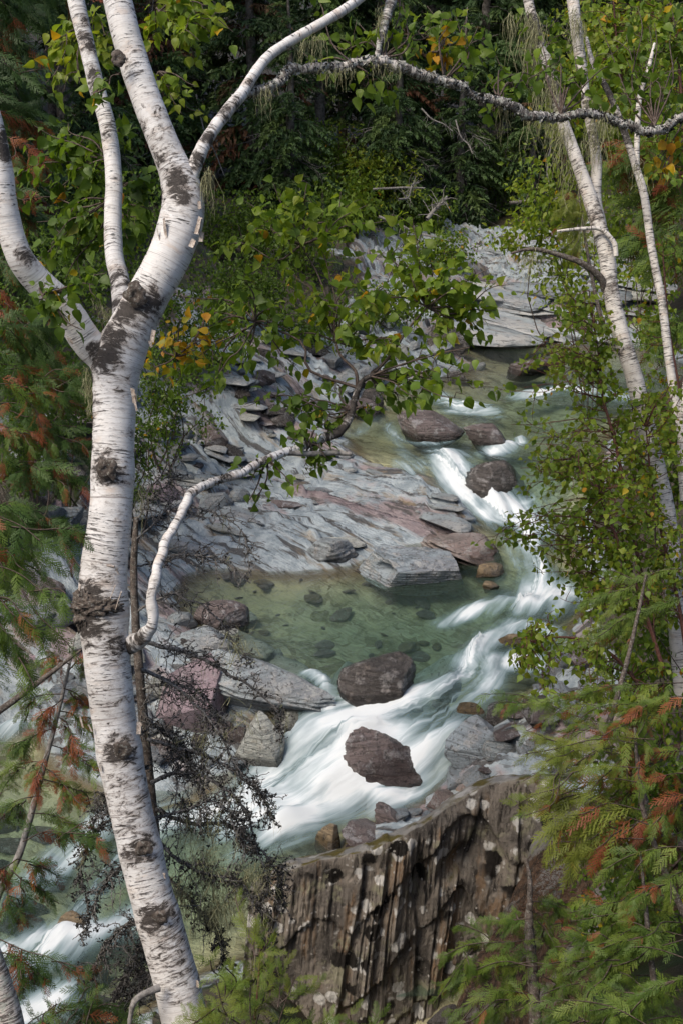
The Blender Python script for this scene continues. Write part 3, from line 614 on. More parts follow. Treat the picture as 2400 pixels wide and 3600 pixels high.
# the prow block: a wedge with a hollowed side and a ledged top
def prow():
    p, f, _ = rock_shape(73, sub=5, cuts=6, lo=.55, hi=.8, soft=.02, rough=.03, beds=.05, bedk=8)
    v, f = ico(6); p = v.copy()
    for nn, d in [((0, 0, 1), .42), ((-.75, -.45, .1), .62), ((.35, -.85, -.15), .55), ((.9, .1, .2), .8), ((-.2, .9, .2), .7), ((-.95, .2, .3), .75), ((.1, -.5, .85), .5)]:
        nn = nrm(nn); o = p @ nn - d; p = p - np.where(o > 0, o * .98, 0)[:, None] * nn
    c = np.array([-.52, -.5, .05]); dd = np.linalg.norm((p - c) * [1.1, 1, 1.2], axis=1); p = p + (nrm(p - c + [.2, .6, 0])) * 0 + np.where(dd < .33, (.33 - dd), 0)[:, None] * np.array([.5, .9, .1])
    k = p[:, 2] * 9 + fbm(p * 1.2, 2, .5, 5); st = saw(k, .2) - .5
    p[:, :2] += nrm(p[:, :2]) * (st * .035)[:, None]; p[:, 2] += np.where(p[:, 2] > .3, saw(p[:, 0] * 2.2 + p[:, 1] * 3 + fbm(p * 2, 2, .5, 8), .15) * .09, 0)
    p = p + nrm(p) * (.03 * fbm(p * 5, 3, .55, 9))[:, None]
    e = p.max(0) - p.min(0); foot = on_water(1450, 2066); t = foot[1] / ray(1450, 2066)[1]
    p = (p - (p.max(0) + p.min(0)) / 2) / e * np.array([380 * pxm(t), 1.0, .55])
    R = np.array(Matrix.Rotation(.12, 3, 'Y')); p = p @ R.T
    g = Geo(); c = foot + [0, .45, .06]; g.add(p + c, None, f, p[:, :2])
    tag(g.build('boulder', M['rock_blue'], loc=tuple(c)), 'grey prow shaped block with a hollowed side at the pool edge', 'boulder')
prow()

# thin slabs lying along the beds of the bedrock shelf
SLABS = []
for k in range(9):
    gg = rock_geo(200 + k, (1, .52, .16), sub=3, cuts=16, lo=.45, hi=.85, soft=.03, rough=.03, beds=.05, bedk=6)
    SLABS.append(gg.mesh('slab', M[['rock_grey', 'rock_blue', 'rock_grey', 'rock_pale', 'rock_grey', 'rock_grey', 'rock_pale', 'rock_brown', 'rock_grey'][k]], smooth=True))
def lay(mesh, p, sc, yaw, tx, ty, name, parent=None):
    o = bpy.data.objects.new(name, mesh); COL.objects.link(o); o.location = [float(a) for a in p]
    o.rotation_euler = (tx, ty, yaw); o.scale = sc
    if parent is not None: o.parent = parent
    return o
rr = random.Random(5); cnt = 0
for k in range(900):
    px = rr.uniform(420, 1640); py = rr.uniform(1330, 1960)
    w = on_water(px, py, .3); gz = ground1(w[0], w[1]); h = gz - zw(w[0], w[1])
    if h < .06 or h > 1.7 or cnt >= 75: continue
    if fbm(np.array([[w[0] * .8, w[1] * .8, 0]]), 2, .5, 41)[0] < -.05 and rr.random() < .8: continue
    s = rr.choice([.3, .4, .5, .65, .9]) * (1.25 if h > .6 else 1)
    lay(rr.choice(SLABS), (w[0], w[1], gz - .01 * s), (s, s * rr.uniform(.7, 1.3), s * rr.uniform(.6, 1.3)), -.55 + rr.gauss(0, .25), rr.gauss(.05, .08), rr.gauss(.08, .08), 'slab', bedrock); cnt += 1
cnt = 0
for k in range(900):                       # the slabs of the far bank upstream
    px = rr.uniform(1480, 2330); py = rr.uniform(690, 1190); tt = np.linspace(24, 42, 200); P = np.array([0, 0, CAM_H]) + tt[:, None] * ray(px, py)
    gz = ground0(P[:, 0], P[:, 1]); k2 = int(np.argmax(P[:, 2] < gz))
    if k2 == 0 or P[k2, 1] < 25.5 or P[k2, 1] > 34.5 or cnt >= 60: continue
    p = P[k2]; s = rr.choice([1.0, 1.5, 2.2, 3.0])
    lay(rr.choice(SLABS[:6]), (p[0], p[1], ground1(p[0], p[1]) - .03), (s * 1.5, s * .8, s * rr.uniform(.5, .9)), -.45 + rr.gauss(0, .15), rr.gauss(.16, .06), rr.gauss(.12, .06), 'slab', bedrock); cnt += 1
# loose stones: rubble on the left bank, stones along the margins and on the creek bed
STONES = []
for k in range(12):
    gg = rock_geo(300 + k, (1, .8, .62), sub=4, cuts=17, lo=.38, hi=.68, soft=.03, rough=.05, beds=.05)
    STONES.append(gg.mesh('stone', M[['rock_grey', 'rock_blue', 'rock_grey', 'rock_brown', 'rock_dark', 'rock_pale', 'rock_blue', 'rock_grey', 'rock_blue', 'rock_brown', 'rock_dark', 'rock_blue'][k]]))
SLAB_STONES = []
for k in range(6):
    gg = rock_geo(360 + k, (1, .7, .32), sub=4, cuts=18, lo=.36, hi=.66, soft=.02, rough=.05, beds=.07); SLAB_STONES.append(gg.mesh('stone', M[['rock_grey', 'rock_brown', 'rock_blue', 'rock_rust', 'rock_grey', 'rock_ochre'][k]]))
PALE_SUNK = []
for k in range(3):
    gg = rock_geo(380 + k, (1, .6, .22), sub=4, cuts=16, lo=.4, hi=.7, soft=.05, rough=.06, beds=.06); PALE_SUNK.append(gg.mesh('stone', M[['rock_pale', 'rock_ochre', 'rock_pale'][k]]))
SUNK = []
for k in range(4):
    gg = rock_geo(340 + k, (1, .8, .3), sub=3, cuts=14, lo=.45, hi=.75, soft=.1, rough=.06, beds=.04); SUNK.append(gg.mesh('stone', M[['rock_ochre', 'rock_rust', 'rock_ochre', 'rock_brown'][k]]))
COLW = {'rust layered rock': 'rusty', 'pale grey rock': 'pale grey', 'blue grey rock': 'blue grey', 'red brown rock': 'red brown', 'dark wet rock': 'dark', 'purple pink rock': 'purple', 'ochre stained rock': 'ochre', 'pale lichened rock': 'pale'}
def strew(n, box, hmin, hmax, sizes, label, group, seed, hh=.2, name='stone', choose=None):
    made = []
    r = random.Random(seed); c = 0
    for k in range(n * 8):
        if c >= n: break
        px = r.uniform(box[0], box[2]); py = r.uniform(box[1], box[3]); w = on_water(px, py, hh); gz = ground1(w[0], w[1]); h = gz - zw(w[0], w[1])
        if not hmin < h < hmax: continue
        s = r.choice(sizes)
        o = lay(r.choice(choose or STONES), (w[0], w[1], gz + .12 * s), (s, s * r.uniform(.75, 1.2), s * r.uniform(.7, 1.1)), r.uniform(0, 6.3), r.gauss(0, .2), r.gauss(0, .2), name)
        col = COLW.get(o.data.materials[0].name, 'grey'); k3 = sizes.index(s) / max(1, len(sizes) - 1)
        side = 'left' if px < box[0] + (box[2] - box[0]) / 3 else 'right' if px > box[2] - (box[2] - box[0]) / 3 else 'middle'
        lev = 'upper' if py < (box[1] + box[3]) / 2 else 'lower'
        tag(o, ('small ' if k3 < .34 else 'large ' if k3 > .8 else '') + col + ' ' + label + ', ' + lev + ' ' + side, 'stone', group); c += 1; made.append((px, o))
    by = {}
    for px, o in sorted(made, key=lambda a: a[0]): by.setdefault(o['label'], []).append(o)
    for lab, os_ in by.items():
        for k, o in enumerate(os_):
            if len(os_) > 1: o['label'] = lab + ', ' + ['first', 'second', 'third', 'fourth', 'fifth', 'sixth', 'seventh', 'eighth', 'ninth', 'tenth', 'eleventh', 'twelfth'][min(k, 11)] + ' from left'
strew(64, (330, 1380, 1000, 1800), .4, 2.2, [.18, .22, .3, .4, .55], 'stone in rubble left of the shelf', 'stones in the left bank rubble', 11, .7)
strew(55, (-60, 1650, 480, 2350), .2, 2.0, [.25, .35, .5, .7], 'block in rockfall behind birch trunk', 'blocks behind the birch trunk', 12, .8)
strew(34, (450, 2150, 1000, 2750), .0, .6, [.15, .2, .3, .4], 'stone behind the dead twigs', 'stones on the near bank', 13, .15)
strew(90, (650, 2020, 1560, 2450), -.8, -.04, [.08, .12, .18, .3], 'stone under the green pool', 'stones under the green pool', 14, -.2, choose=SUNK)
strew(9, (700, 2040, 1560, 2420), -.9, -.12, [.6, .8, 1.0], 'broad slab under the green pool', 'slabs under the green pool', 24, -.3, choose=PALE_SUNK)
strew(16, (1230, 2740, 1900, 2980), -.12, .5, [.16, .24, .34, .5], 'stone above the ribbed outcrop', 'stones above the outcrop', 15, .05, choose=SLAB_STONES)
strew(36, (1100, 1230, 1700, 1480), -.1, .8, [.2, .3, .4, .6], 'stone beside the upper pools', 'stones beside the upper pools', 16, .1)
strew(26, (0, 2750, 560, 3560), -.5, .2, [.2, .3, .45], 'stone in the lower rapids', 'stones in the lower rapids', 17, -.1, choose=[STONES[k] for k in (3, 4, 9, 10)])
strew(30, (1750, 2250, 2150, 2700), -.1, .9, [.2, .3, .45], 'stone below the birch thicket', 'stones on the right bank', 18, .2)
strew(14, (1420, 3480, 1760, 3600), -3, 3, [.1, .16, .22], 'stone at the outcrop foot', 'stones under the outcrop', 19, .3)

# ------------------------------------------------------------------ the ribbed outcrop in front of the creek
def mat_outcrop():
    n = NT('lichened ribbed rock'); P = n.obj(); uv = n.uv()
    Q = n.scale(P, (1, 1, .14), (0, -.1, 0))
    rib = n.noise(Q, 26, 6, .65, .3); big = n.noise(P, 2.2, 5, .6); mid = n.noise(P, 9, 6, .68); fine = n.noise(P, 50, 5, .7)
    c = n.mix(n.step(big, .36, .62), (.10, .088, .078), (.25, .215, .18))
    c = n.mix(n.math('MULTIPLY', n.step(rib, .52, .62), .8), c, (.022, .018, .016))
    c = n.mix(n.math('MULTIPLY', n.step(n.noise(Q, 5, 5, .6), .51, .64), .6), c, (.27, .16, .08))
    c = n.mix(n.math('MULTIPLY', n.step(fine, .54, .66), .55), c, (.26, .235, .20))
    c = n.mix(n.math('MULTIPLY', n.step(n.noise(P, 3.1, 3), .5, .6), n.math('MULTIPLY', n.step(mid, .5, .58), .7)), c, (.25, .24, .16))
    v1 = n.vor(P, 6.0); sel = n.noise(P, 2.0, 2)
    wob = n.math('ADD', v1, n.math('MULTIPLY', n.math('SUBTRACT', mid, .5), .5))
    c = n.mix(n.math('MULTIPLY', n.step(wob, .36, .28), n.step(sel, .40, .48)), c, (.56, .54, .51))
    v2 = n.math('ADD', n.vor(n.scale(P, (1, 1, 1), (.5, .3, .2)), 4.2), n.math('MULTIPLY', n.math('SUBTRACT', mid, .5), .6))
    c = n.mix(n.math('MULTIPLY', n.step(v2, .36, .28), n.step(n.noise(P, 1.7, 2, .5), .42, .50)), c, (.014, .011, .009))
    v3 = n.math('ADD', n.vor(P, 17), n.math('MULTIPLY', n.math('SUBTRACT', fine, .5), .4))
    c = n.mix(n.math('MULTIPLY', n.step(v3, .22, .15), n.step(n.noise(P, 5, 2), .5, .58)), c, (.42, .40, .37))
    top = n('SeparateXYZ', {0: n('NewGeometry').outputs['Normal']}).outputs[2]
    mossm = n.math('MULTIPLY', n.step(top, .55, .85), n.step(n.noise(P, 5, 4), .42, .56))
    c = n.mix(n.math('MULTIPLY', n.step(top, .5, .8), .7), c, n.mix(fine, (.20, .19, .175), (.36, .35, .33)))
    c = n.mix(mossm, c, n.mix(fine, (.05, .042, .008), (.13, .10, .02)))
    h = n.math('ADD', n.math('MULTIPLY', rib, -1.5), n.math('ADD', mid, n.math('MULTIPLY', fine, .6)))
    return n.done(n.princ(c, .75, n.bump(h, .9, .03), .3))
M['outcrop'] = mat_outcrop()
def outcrop():
    """a steep face of upright ribs under a sloping mossy top"""
    top_px = [(880, 3130), (960, 3080), (1000, 3062), (1100, 3035), (1200, 3010), (1300, 2985), (1420, 2930), (1530, 2870), (1600, 2820), (1700, 2765), (1800, 2745), (1880, 2740), (1960, 2760), (2080, 2820), (2250, 2900)]
    tt = [9.2, 9.15, 9.1, 9.1, 9.1, 9.1, 9.15, 9.25, 9.3, 9.35, 9.3, 9.2, 9.0, 8.8, 8.6]
    E = spline(np.array([at(a, b, t) for (a, b), t in zip(top_px, tt)]), 370); E[:, 2] += .025 * fbm(E * [5, 0, 0], 4, .55, 399) + .012 * (saw(E[:, 0] * 2.3 + fbm(E * [1.6, 0, 0], 3, .5, 405) * 1.4, .08) - .5)
    nb, nt = 150, 22; n = len(E); s = np.arange(n)
    rows = []
    for k in range(nt):                                            # the top, from its back edge down to the lip
        f = 1 - k / nt; P = E.copy(); P[:, 1] += f * .55; P[:, 2] -= f ** 1.6 * .38
        P[:, 2] += .05 * fbm(P * 4, 3, .5, 401) * np.minimum(1, f * 6); rows.append(P)
    for k in range(nb + 1):                                        # the face
        f = k / nb; P = E.copy(); dz = f * 2.5; X = E[:, 0]; Z = 0 * X + dz
        P[:, 0] += -.10 * dz                                       # the ribs lean
        wob = fbm(np.stack([X * 1.6, Z * .35, 0 * X], 1), 3, .5, 405); br = fbm(np.stack([X * 3, Z * .8, 0 * X], 1), 3, .55, 406)
        fine = saw(X * 26 + wob * 2.6 + br * .7, .3); mid_ = saw(X * 9.5 + wob * 1.6 + br * .6, .2); big_ = saw(X * 2.6 + wob * .8 + br * .3, .06)
        amt = sstep(-.35, .25, br + .25 * np.sin(Z * 3)) * (1 - .75 * sstep(.9, 1.3, X + .25 * wob))
        ledge = saw(Z * 1.25 + fbm(np.stack([X * 1.2, Z * .3, 0 * X], 1), 3, .5, 411) * 1.2, .07)
        hol = np.exp(-(((X - 1.02) / .16) ** 2 + ((dz - .62) / .16) ** 2)) + .8 * np.exp(-(((X - .66) / .07) ** 2 + ((dz - .62) / .32) ** 2))
        q = np.stack([X * 10, dz * 2.4 + 0 * X, 0 * X], 1); q2 = np.stack([X * 30, dz * 30 + 0 * X, 0 * X], 1)
        off = -(fine * .020 * amt + mid_ * .032 * amt + big_ * .06 + ledge * .05 * (1 + br)) + .16 * hol + .035 * fbm(q, 4, .55, 413) + .010 * fbm(q2, 3, .6, 417) - .06 * dz + .12
        off = off * sstep(0, 1, min(1, f * 11)) - .05 * math.sin(min(1, f * 14) * math.pi / 2)
        P[:, 1] += off; P[:, 2] -= dz + .02 * fbm(q * .6, 3, .5, 415); rows.append(P)
    V = np.array(rows).reshape(-1, 3); R = len(rows)
    i = np.arange(R - 1)[:, None] * n; j = np.arange(n - 1)[None]; A = i + j
    q = np.stack([A, A + n, A + n + 1, A + 1], -1).reshape(-1, 4)
    g = Geo(); g.add(V, q, None, V[:, [0, 2]])
    return tag(g.build('rock_outcrop', M['outcrop'], loc=tuple(E[140])), 'dark ribbed rock outcrop spotted with white and black lichen', 'rock outcrop')
outcrop()

# ------------------------------------------------------------------ leaves
def leaf_shape(curl=.25, droop=.25):
    """an ovate birch leaf of length 1 along +Y, folded along its midrib, with a short stalk"""
    out = [(.0, .0), (.22, .05), (.36, .2), (.38, .36), (.30, .55), (.20, .72), (.09, .88), (.0, 1.04)]
    mid = [(0, .2), (0, .36), (0, .55), (0, .72)]
    R = [(a, b) for a, b in out]; Lf = [(-a, b) for a, b in out[1:-1]]
    pts = R + Lf + mid                                             # 8 + 6 + 4
    v = np.array([(a, b, abs(a) * curl - droop * b * b + .02 * math.sin(b * 23 + a * 9)) for a, b in pts])
    v[:, 1] += .22; v[:, 2] += 0
    r = list(range(8)); l = [0] + list(range(8, 14)) + [7]; m = [0, 14, 14, 15, 16, 17, 17, 7]
    tris = []
    for side, fl in ((r, False), (l, True)):
        M0 = [0, 14, 15, 16, 17, 7]
        seq = [(side[1], side[0], M0[1]), (side[1], M0[1], side[2]), (side[2], M0[1], M0[2]), (side[2], M0[2], side[3]), (side[3], M0[2], M0[3]), (side[3], M0[3], side[4]),
               (side[4], M0[3], M0[4]), (side[4], M0[4], side[5]), (side[5], M0[4], side[6]), (side[6], M0[4], side[7])]
        tris += [(a, c, b) if fl else (a, b, c) for a, b, c in seq]
    k = len(v); v = np.vstack([v, [(-.012, 0, 0), (.012, 0, 0), (.012, .24, 0), (-.012, .24, 0)]])
    tris += [(k, k + 1, k + 2), (k, k + 2, k + 3)]
    return v, np.array(tris)
LEAF_V, LEAF_T = leaf_shape()
LEAF_V2, LEAF_T2 = leaf_shape(.5, -.1)
SMALL_V = np.array([(0, 0, 0), (.3, .3, .08), (.18, .72, .02), (0, 1.05, -.18), (-.18, .72, .02), (-.3, .3, .08), (0, .4, -.03)]); SMALL_T = np.array([(0, 1, 6), (1, 2, 6), (2, 3, 6), (3, 4, 6), (4, 5, 6), (5, 0, 6)])
def frames(D, N):
    """rotation matrices whose Y is D and whose Z is close to N (rows of M3)"""
    Y = nrm(D); X = nrm(np.cross(Y, N)); Z = np.cross(X, Y); return np.stack([X, Y, Z], -1)
def scatter(g, P, F, S, tint, V=LEAF_V, T=LEAF_T):
    n = len(P)
    if n == 0: return
    W = np.einsum('nij,kj->nki', F, V) * np.asarray(S)[:, None, None] + np.asarray(P)[:, None]
    idx = (T[None] + (np.arange(n) * len(V))[:, None, None]).reshape(-1, T.shape[1])
    ti = np.repeat(tint, len(V))
    if T.shape[1] == 3: g.add(W.reshape(-1, 3), None, idx, None, ti)
    else: g.add(W.reshape(-1, 3), idx, None, None, ti)
def leaf_poses(P, T, rng, hang=.55, up=.5):
    n = len(P); D = T * .45 + rng.normal(size=(n, 3)) * .55 + np.array([0, -.15, -hang]); N = rng.normal(size=(n, 3)) * .7 + np.array([-.15, -.45, up])
    return frames(D, N)
def green(rng, n, lo=.1, hi=.5, yellow=.06):
    t = np.minimum(rng.uniform(lo + .04, hi + .08, n), .66 if yellow < .5 else 1); y = rng.random(n) < (yellow if yellow > .5 else yellow * .28); t[y] = rng.uniform(.66, .96, y.sum()); return t

class Tree:
    """gathers the parts of one tree: stems, twigs and leaves in world metres"""
    def __init__(s, name, label, cat, base, group=None, seed=1):
        s.root = thing(name, label, cat, base, group); s.twigs = Geo(); s.rng = np.random.default_rng(seed); s.LP = []; s.LF = []; s.LS = []; s.LT = []
    def stem(s, pts, t, wpx, part='branch', mat='birch', n=60, sides=18, spots=(), lump=.10, seed=1, v0=0.0, rings=(), jag=0.0):
        t = [t] * len(pts) if np.isscalar(t) else t
        w = [wpx] * len(pts) if np.isscalar(wpx) else wpx
        A = np.array([np.append(at(a, b, d), .5 * ww * pxm(d)) for (a, b), d, ww in zip(pts, t, w)])
        R = spline(A, n); g = Geo(); r = np.maximum(R[:, 3], .001)
        if jag: R[:, :3] += jag * np.stack([fbm(R[:, :3] * 7 + 9 * k, 3, .6, seed + k) for k in range(3)], 1) * 2.2; r = r * (1 + .12 * fbm(R[:, :3] * 14, 2, .5, seed + 5))
        for (a, b, d), k, wd in rings: r = r * (1 + k * np.exp(-((R[:, :3] - at(a, b, d)) ** 2).sum(1) / wd ** 2))
        tube(g, R[:, :3], r, sides, lump=lump, seed=seed, v0=v0)
        if len(spots):
            for i, v in enumerate(g.v):
                sc = np.zeros(len(v))
                for (a, b, d, rad, k) in spots:
                    sc = np.maximum(sc, k * np.exp(-((v - at(a, b, d)) ** 2).sum(1) / rad ** 2))
                g.sc[i] = sc
        s.last = g.build(part, M[mat], s.root); s.last['_o'] = list(s.root['_o'])
        if part == 'trunk': s.trunk = s.last
        return R[:, :3], r
    def twig(s, A, Bp, r0=.006, r1=.0015, bend=.12, n=12, sag=.0):
        A = np.asarray(A, float); Bp = np.asarray(Bp, float); L = np.linalg.norm(Bp - A)
        m1 = A + (Bp - A) * .35 + s.rng.normal(size=3) * L * bend + [0, 0, sag * L]; m2 = A + (Bp - A) * .7 + s.rng.normal(size=3) * L * bend * .8 + [0, 0, sag * L * .7]
        R = spline(np.array([A, m1, m2, Bp]), n); tube(s.twigs, R, np.linspace(r0, r1, n), 4 if r0 > .004 else 3, cap=False)
        return R
    def leaves_on(s, R, n, size, lo=.1, hi=.5, yellow=.06, start=.25, spread=.03, hang=.55, up=.5):
        u = s.rng.uniform(start, 1.0, n) * (len(R) - 1); i = np.minimum(u.astype(int), len(R) - 2); f = (u - i)[:, None]
        P = R[i] * (1 - f) + R[i + 1] * f + s.rng.normal(size=(n, 3)) * spread; T = nrm(R[i + 1] - R[i])
        s.LP.append(P); s.LF.append(leaf_poses(P, T, s.rng, hang, up)); s.LS.append(size * 1.0 * s.rng.uniform(.5, 1.25, n)); s.LT.append(green(s.rng, n, lo, hi, yellow))
    def fan(s, root, ends, size, per=14, lo=.1, hi=.5, yellow=.06, r0=.006, sub=3, spread=.03, sag=.03, start=.25, hang=.55):
        """twigs from one point to many, each with side twigs, all carrying leaves"""
        for e in ends:
            R = s.twig(root, e, r0, .0018, .08, 14, sag); L = np.linalg.norm(np.asarray(e) - root)
            s.leaves_on(R, per, size, lo, hi, yellow, start, spread, hang)
            for k in range(sub):
                j = s.rng.integers(5, 13); d = R[min(j + 1, 13)] - R[j - 1]; e2 = R[j] + nrm(nrm(d) * .7 + s.rng.normal(size=3) * .6 + [0, 0, -.2]) * L * s.rng.uniform(.15, .35)
                R2 = s.twig(R[j], e2, .003, .0012, .1, 6); s.leaves_on(R2, max(3, per // 3), size, lo, hi, yellow, .2, spread * .7, hang)
    def finish(s, twig_mat='twig', single=0, leaf_mat='leaf', V=LEAF_V, T=LEAF_T, twig_name='twigs'):
        if s.twigs.n: s.twigs.build(twig_name, M[twig_mat], s.root)['kind'] = 'stuff'
        if not s.LP: return s.root
        P = np.concatenate(s.LP); F = np.concatenate(s.LF); S = np.concatenate(s.LS); Ti = np.concatenate(s.LT)
        dist = np.linalg.norm(P - [0, 0, CAM_H], axis=1); face = np.abs(np.einsum('ni,ni->n', F[:, :, 2], nrm(P - [0, 0, CAM_H])))
        order = np.argsort(-(S / dist) * (.3 + face)); pick = order[:single]; rest = order[single:]
        o3 = np.array(s.root['_o'])
        for k in pick:
            b = min(int(Ti[k] * 12), 11); me = leaf_mesh(b, leaf_mat)
            o = bpy.data.objects.new('leaf', me); COL.objects.link(o); o.parent = s.root
            m = Matrix(F[k].tolist()).to_4x4(); m = Matrix.Translation((P[k] - o3).tolist()) @ m @ Matrix.Scale(float(S[k]), 4); o.matrix_local = m
        g = Geo(); scatter(g, P[rest], F[rest], S[rest], Ti[rest], V, T)
        if len(rest): g.build('foliage', M[leaf_mat], s.root)['kind'] = 'stuff'
        return s.root
_LM = {}
def leaf_mesh(b, mat):
    if (b, mat) not in _LM:
        g = Geo(); v, t = leaf_shape(.15 + .04 * b, .3 - .04 * (b % 5)); g.add(v, None, t, None, (b + .5) / 12); _LM[(b, mat)] = g.mesh('leaf', M[mat])
    return _LM[(b, mat)]
def blob(g, c, dims, seed, sub=4, rough=.25, k=2.2):
    v, f = ico(sub); p = v * (1 + rough * fbm(v * k + seed, 4, .6, seed))[:, None]; g.add(p * np.array(dims) + np.array(c), None, f, p[:, :2])
def beard(g, A, Bp, n, length, rng, w=.0016, spread=.03):
    """strands of beard lichen hanging from the line A-B"""
    for k in range(n):
        u = rng.random(); p = np.asarray(A) * (1 - u) + np.asarray(Bp) * u + rng.normal(size=3) * spread * .5
        L = length * rng.uniform(.2, 1.0) ** 1.5; m = 8; z = np.linspace(0, 1, m)
        sw = rng.normal(size=(2, 3)) * spread
        P = p + z[:, None] * np.array([0, 0, -L]) + np.sin(z * 3)[:, None] * sw[0] * .6 + (z ** 2)[:, None] * sw[1] * .5 + np.cumsum(rng.normal(size=(m, 3)) * L * .035, 0)
        ww = w * (1 - .6 * z)[:, None]; a = rng.uniform(0, math.pi); d = np.array([math.cos(a), math.sin(a), 0])
        V = np.vstack([P - d * ww, P + d * ww]); i = np.arange(m - 1)
        g.add(V, np.stack([i, i + 1, i + 1 + m, i + m], -1), None, None, rng.random())

# ------------------------------------------------------------------ the birch in front
T0 = 5.2
birch = Tree('birch_tree', 'large white birch with forked trunk and peeling bark in front of the creek', 'tree', at(700, 3800, T0) , seed=3)
SPOTS = [(375, 1650, 5.1, .10, 1.0), (340, 1660, 5.1, .08, .8), (440, 1690, 5.1, .07, .7), (280, 2150, 5.1, .13, 1.2), (330, 2220, 5.1, .12, .9), (420, 2270, 5.1, .10, .9), (480, 2240, 5.1, .08, .7), (370, 1250, 5.1, .10, 1.1), (400, 1180, 5.1, .12, .9),
         (330, 1420, 5.15, .06, .7), (450, 1090, 5.1, .10, 1.1), (540, 1070, 5.1, .09, 1.1), (490, 1110, 5.1, .10, .7), (620, 620, 5.1, .09, 1.0), (640, 680, 5.1, .08, 1.0), (560, 560, 5.15, .06, .8), (690, 590, 5.1, .08, .9), (570, 390, 5.1, .07, .9), (420, 205, 5.1, .045, 1.2),
         (455, 10, 5.1, .04, 1.0), (480, 350, 5.1, .05, .6), (520, 300, 5.1, .05, .5), (420, 2640, 5.1, .10, .9), (480, 2660, 5.1, .07, .9), (430, 2760, 5.1, .09, .6), (500, 2990, 5.1, .09, 1.0), (450, 3010, 5.1, .07, .8), (540, 3230, 5.1, .10, 1.0), (600, 3200, 5.1, .08, .9), (520, 2850, 5.1, .08, .6),
         (320, 1330, 5.18, .05, 1.1), (318, 1400, 5.18, .05, 1.1), (322, 1480, 5.18, .05, 1.0), (312, 1570, 5.18, .05, .9), (305, 1650, 5.18, .05, 1.0), (300, 2000, 5.18, .05, .9), (470, 1520, 5.15, .04, .7), (560, 690, 5.18, .06, .9), (500, 450, 5.18, .05, .8), (700, 3420, 5.12, .08, .8), (560, 2800, 5.12, .07, .8), (500, 2600, 5.12, .06, .8), (620, 3150, 5.12, .06, .9),
         (490, 2820, 5.05, .30, .52), (640, 3330, 5.05, .34, .58), (440, 2480, 5.05, .22, .46), (590, 450, 5.05, .25, .45), (430, 1780, 5.1, .10, .4), (600, 3050, 5.05, .2, .5), (430, 1330, 5.1, .12, .45), (360, 2050, 5.1, .12, .55), (310, 2120, 5.1, .14, 1.0),
         (660, 3350, 5.05, .09, .7), (600, 3100, 5.1, .08, .6), (650, 3480, 5.05, .10, .6)]
trunk_px = [(720, 3800), (655, 3600), (612, 3420), (536, 3159), (480, 2930), (430, 2700), (396, 2489), (371, 2259), (364, 2144), (366, 1991), (390, 1800), (400, 1512), (405, 1359), (415, 1260), (465, 1150), (515, 1050), (590, 910), (632, 800), (645, 720), (632, 640), (600, 560), (528, 383), (463, 191), (415, 0), (385, -180)]
trunk_w = [180, 165, 158, 150, 148, 152, 155, 162, 172, 163, 150, 148, 158, 180, 160, 148, 148, 156, 150, 136, 112, 106, 104, 100, 92]
tR, tr_ = birch.stem(trunk_px, T0, trunk_w, 'trunk', 'birch', 340, 64, SPOTS, .035, 5, rings=[((290, 2160, T0), .14, .10), ((420, 2650, T0), .06, .06), ((500, 2995, T0), .06, .05), ((560, 3230, T0), .06, .06), ((375, 1665, T0), .06, .07)])
birch.stem([(420, 1340), (365, 1255), (306, 1200), (222, 1075), (130, 985), (70, 905), (35, 800), (14, 690), (6, 600), (-15, 480), (-45, 360), (-80, 240)], [5.24, 5.2, 5.16, 5.08, 5.0, 4.93, 4.9, 4.87, 4.85, 4.82, 4.8, 4.8], [128, 122, 114, 106, 100, 94, 88, 84, 80, 76, 72, 68],
           'limb', 'birch', 110, 36, [(330, 1150, 5.0, .06, .9), (345, 1240, 5.1, .07, 1.0), (370, 1270, 5.1, .06, .8), (100, 900, 4.9, .06, .9), (20, 520, 4.8, .07, 1.1), (60, 890, 4.85, .05, .7), (300, 1240, 5.05, .05, .8), (30, 470, 4.8, .06, .9)], .05, 8)
birch.stem([(415, 1220), (432, 1110), (420, 980), (402, 900), (397, 765), (400, 612), (378, 440), (341, 306), (304, 153), (268, 0), (245, -160)], [5.3, 5.4, 5.5, 5.55, 5.6, 5.65, 5.7, 5.7, 5.7, 5.7, 5.7], [95, 76, 68, 64, 62, 58, 58, 57, 56, 60, 57],
           'limb', 'birch', 110, 30, [(420, 1000, 5.5, .10, 1.0), (430, 1090, 5.4, .10, 1.0), (300, 60, 5.65, .05, 1.0), (320, 150, 5.65, .06, 1.2), (300, 130, 5.65, .05, 1.0), (330, 260, 5.65, .06, 1.0), (370, 470, 5.65, .05, .8), (390, 820, 5.6, .06, .8), (330, 310, 5.65, .05, .9)], .06, 9)
birch.stem([(660, 660), (700, 545), (740, 470), (804, 383), (850, 329), (888, 268), (941, 199), (1018, 145), (1110, 92), (1200, 38), (1275, -15), (1380, -90)], [5.18, 5.2, 5.25, 5.3, 5.35, 5.4, 5.45, 5.5, 5.55, 5.6, 5.65, 5.7], [52, 50, 44, 44, 42, 38, 36, 36, 34, 34, 33, 30],
           'branch', 'birch', 100, 20, [(700, 550, 5.15, .06, 1.1), (740, 480, 5.2, .06, 1.1), (800, 390, 5.25, .06, 1.0), (830, 360, 5.3, .05, .9), (880, 280, 5.35, .03, 1.0), (1000, 165, 5.5, .05, .6)], .10, 10)
arch = [(835, 350), (875, 330), (918, 314), (980, 283), (1033, 245), (1110, 240), (1200, 230), (1353, 218), (1460, 252), (1560, 287), (1659, 318), (1751, 348), (1850, 398), (1965, 410), (2080, 402), (2180, 425), (2294, 459), (2400, 421), (2520, 370)]
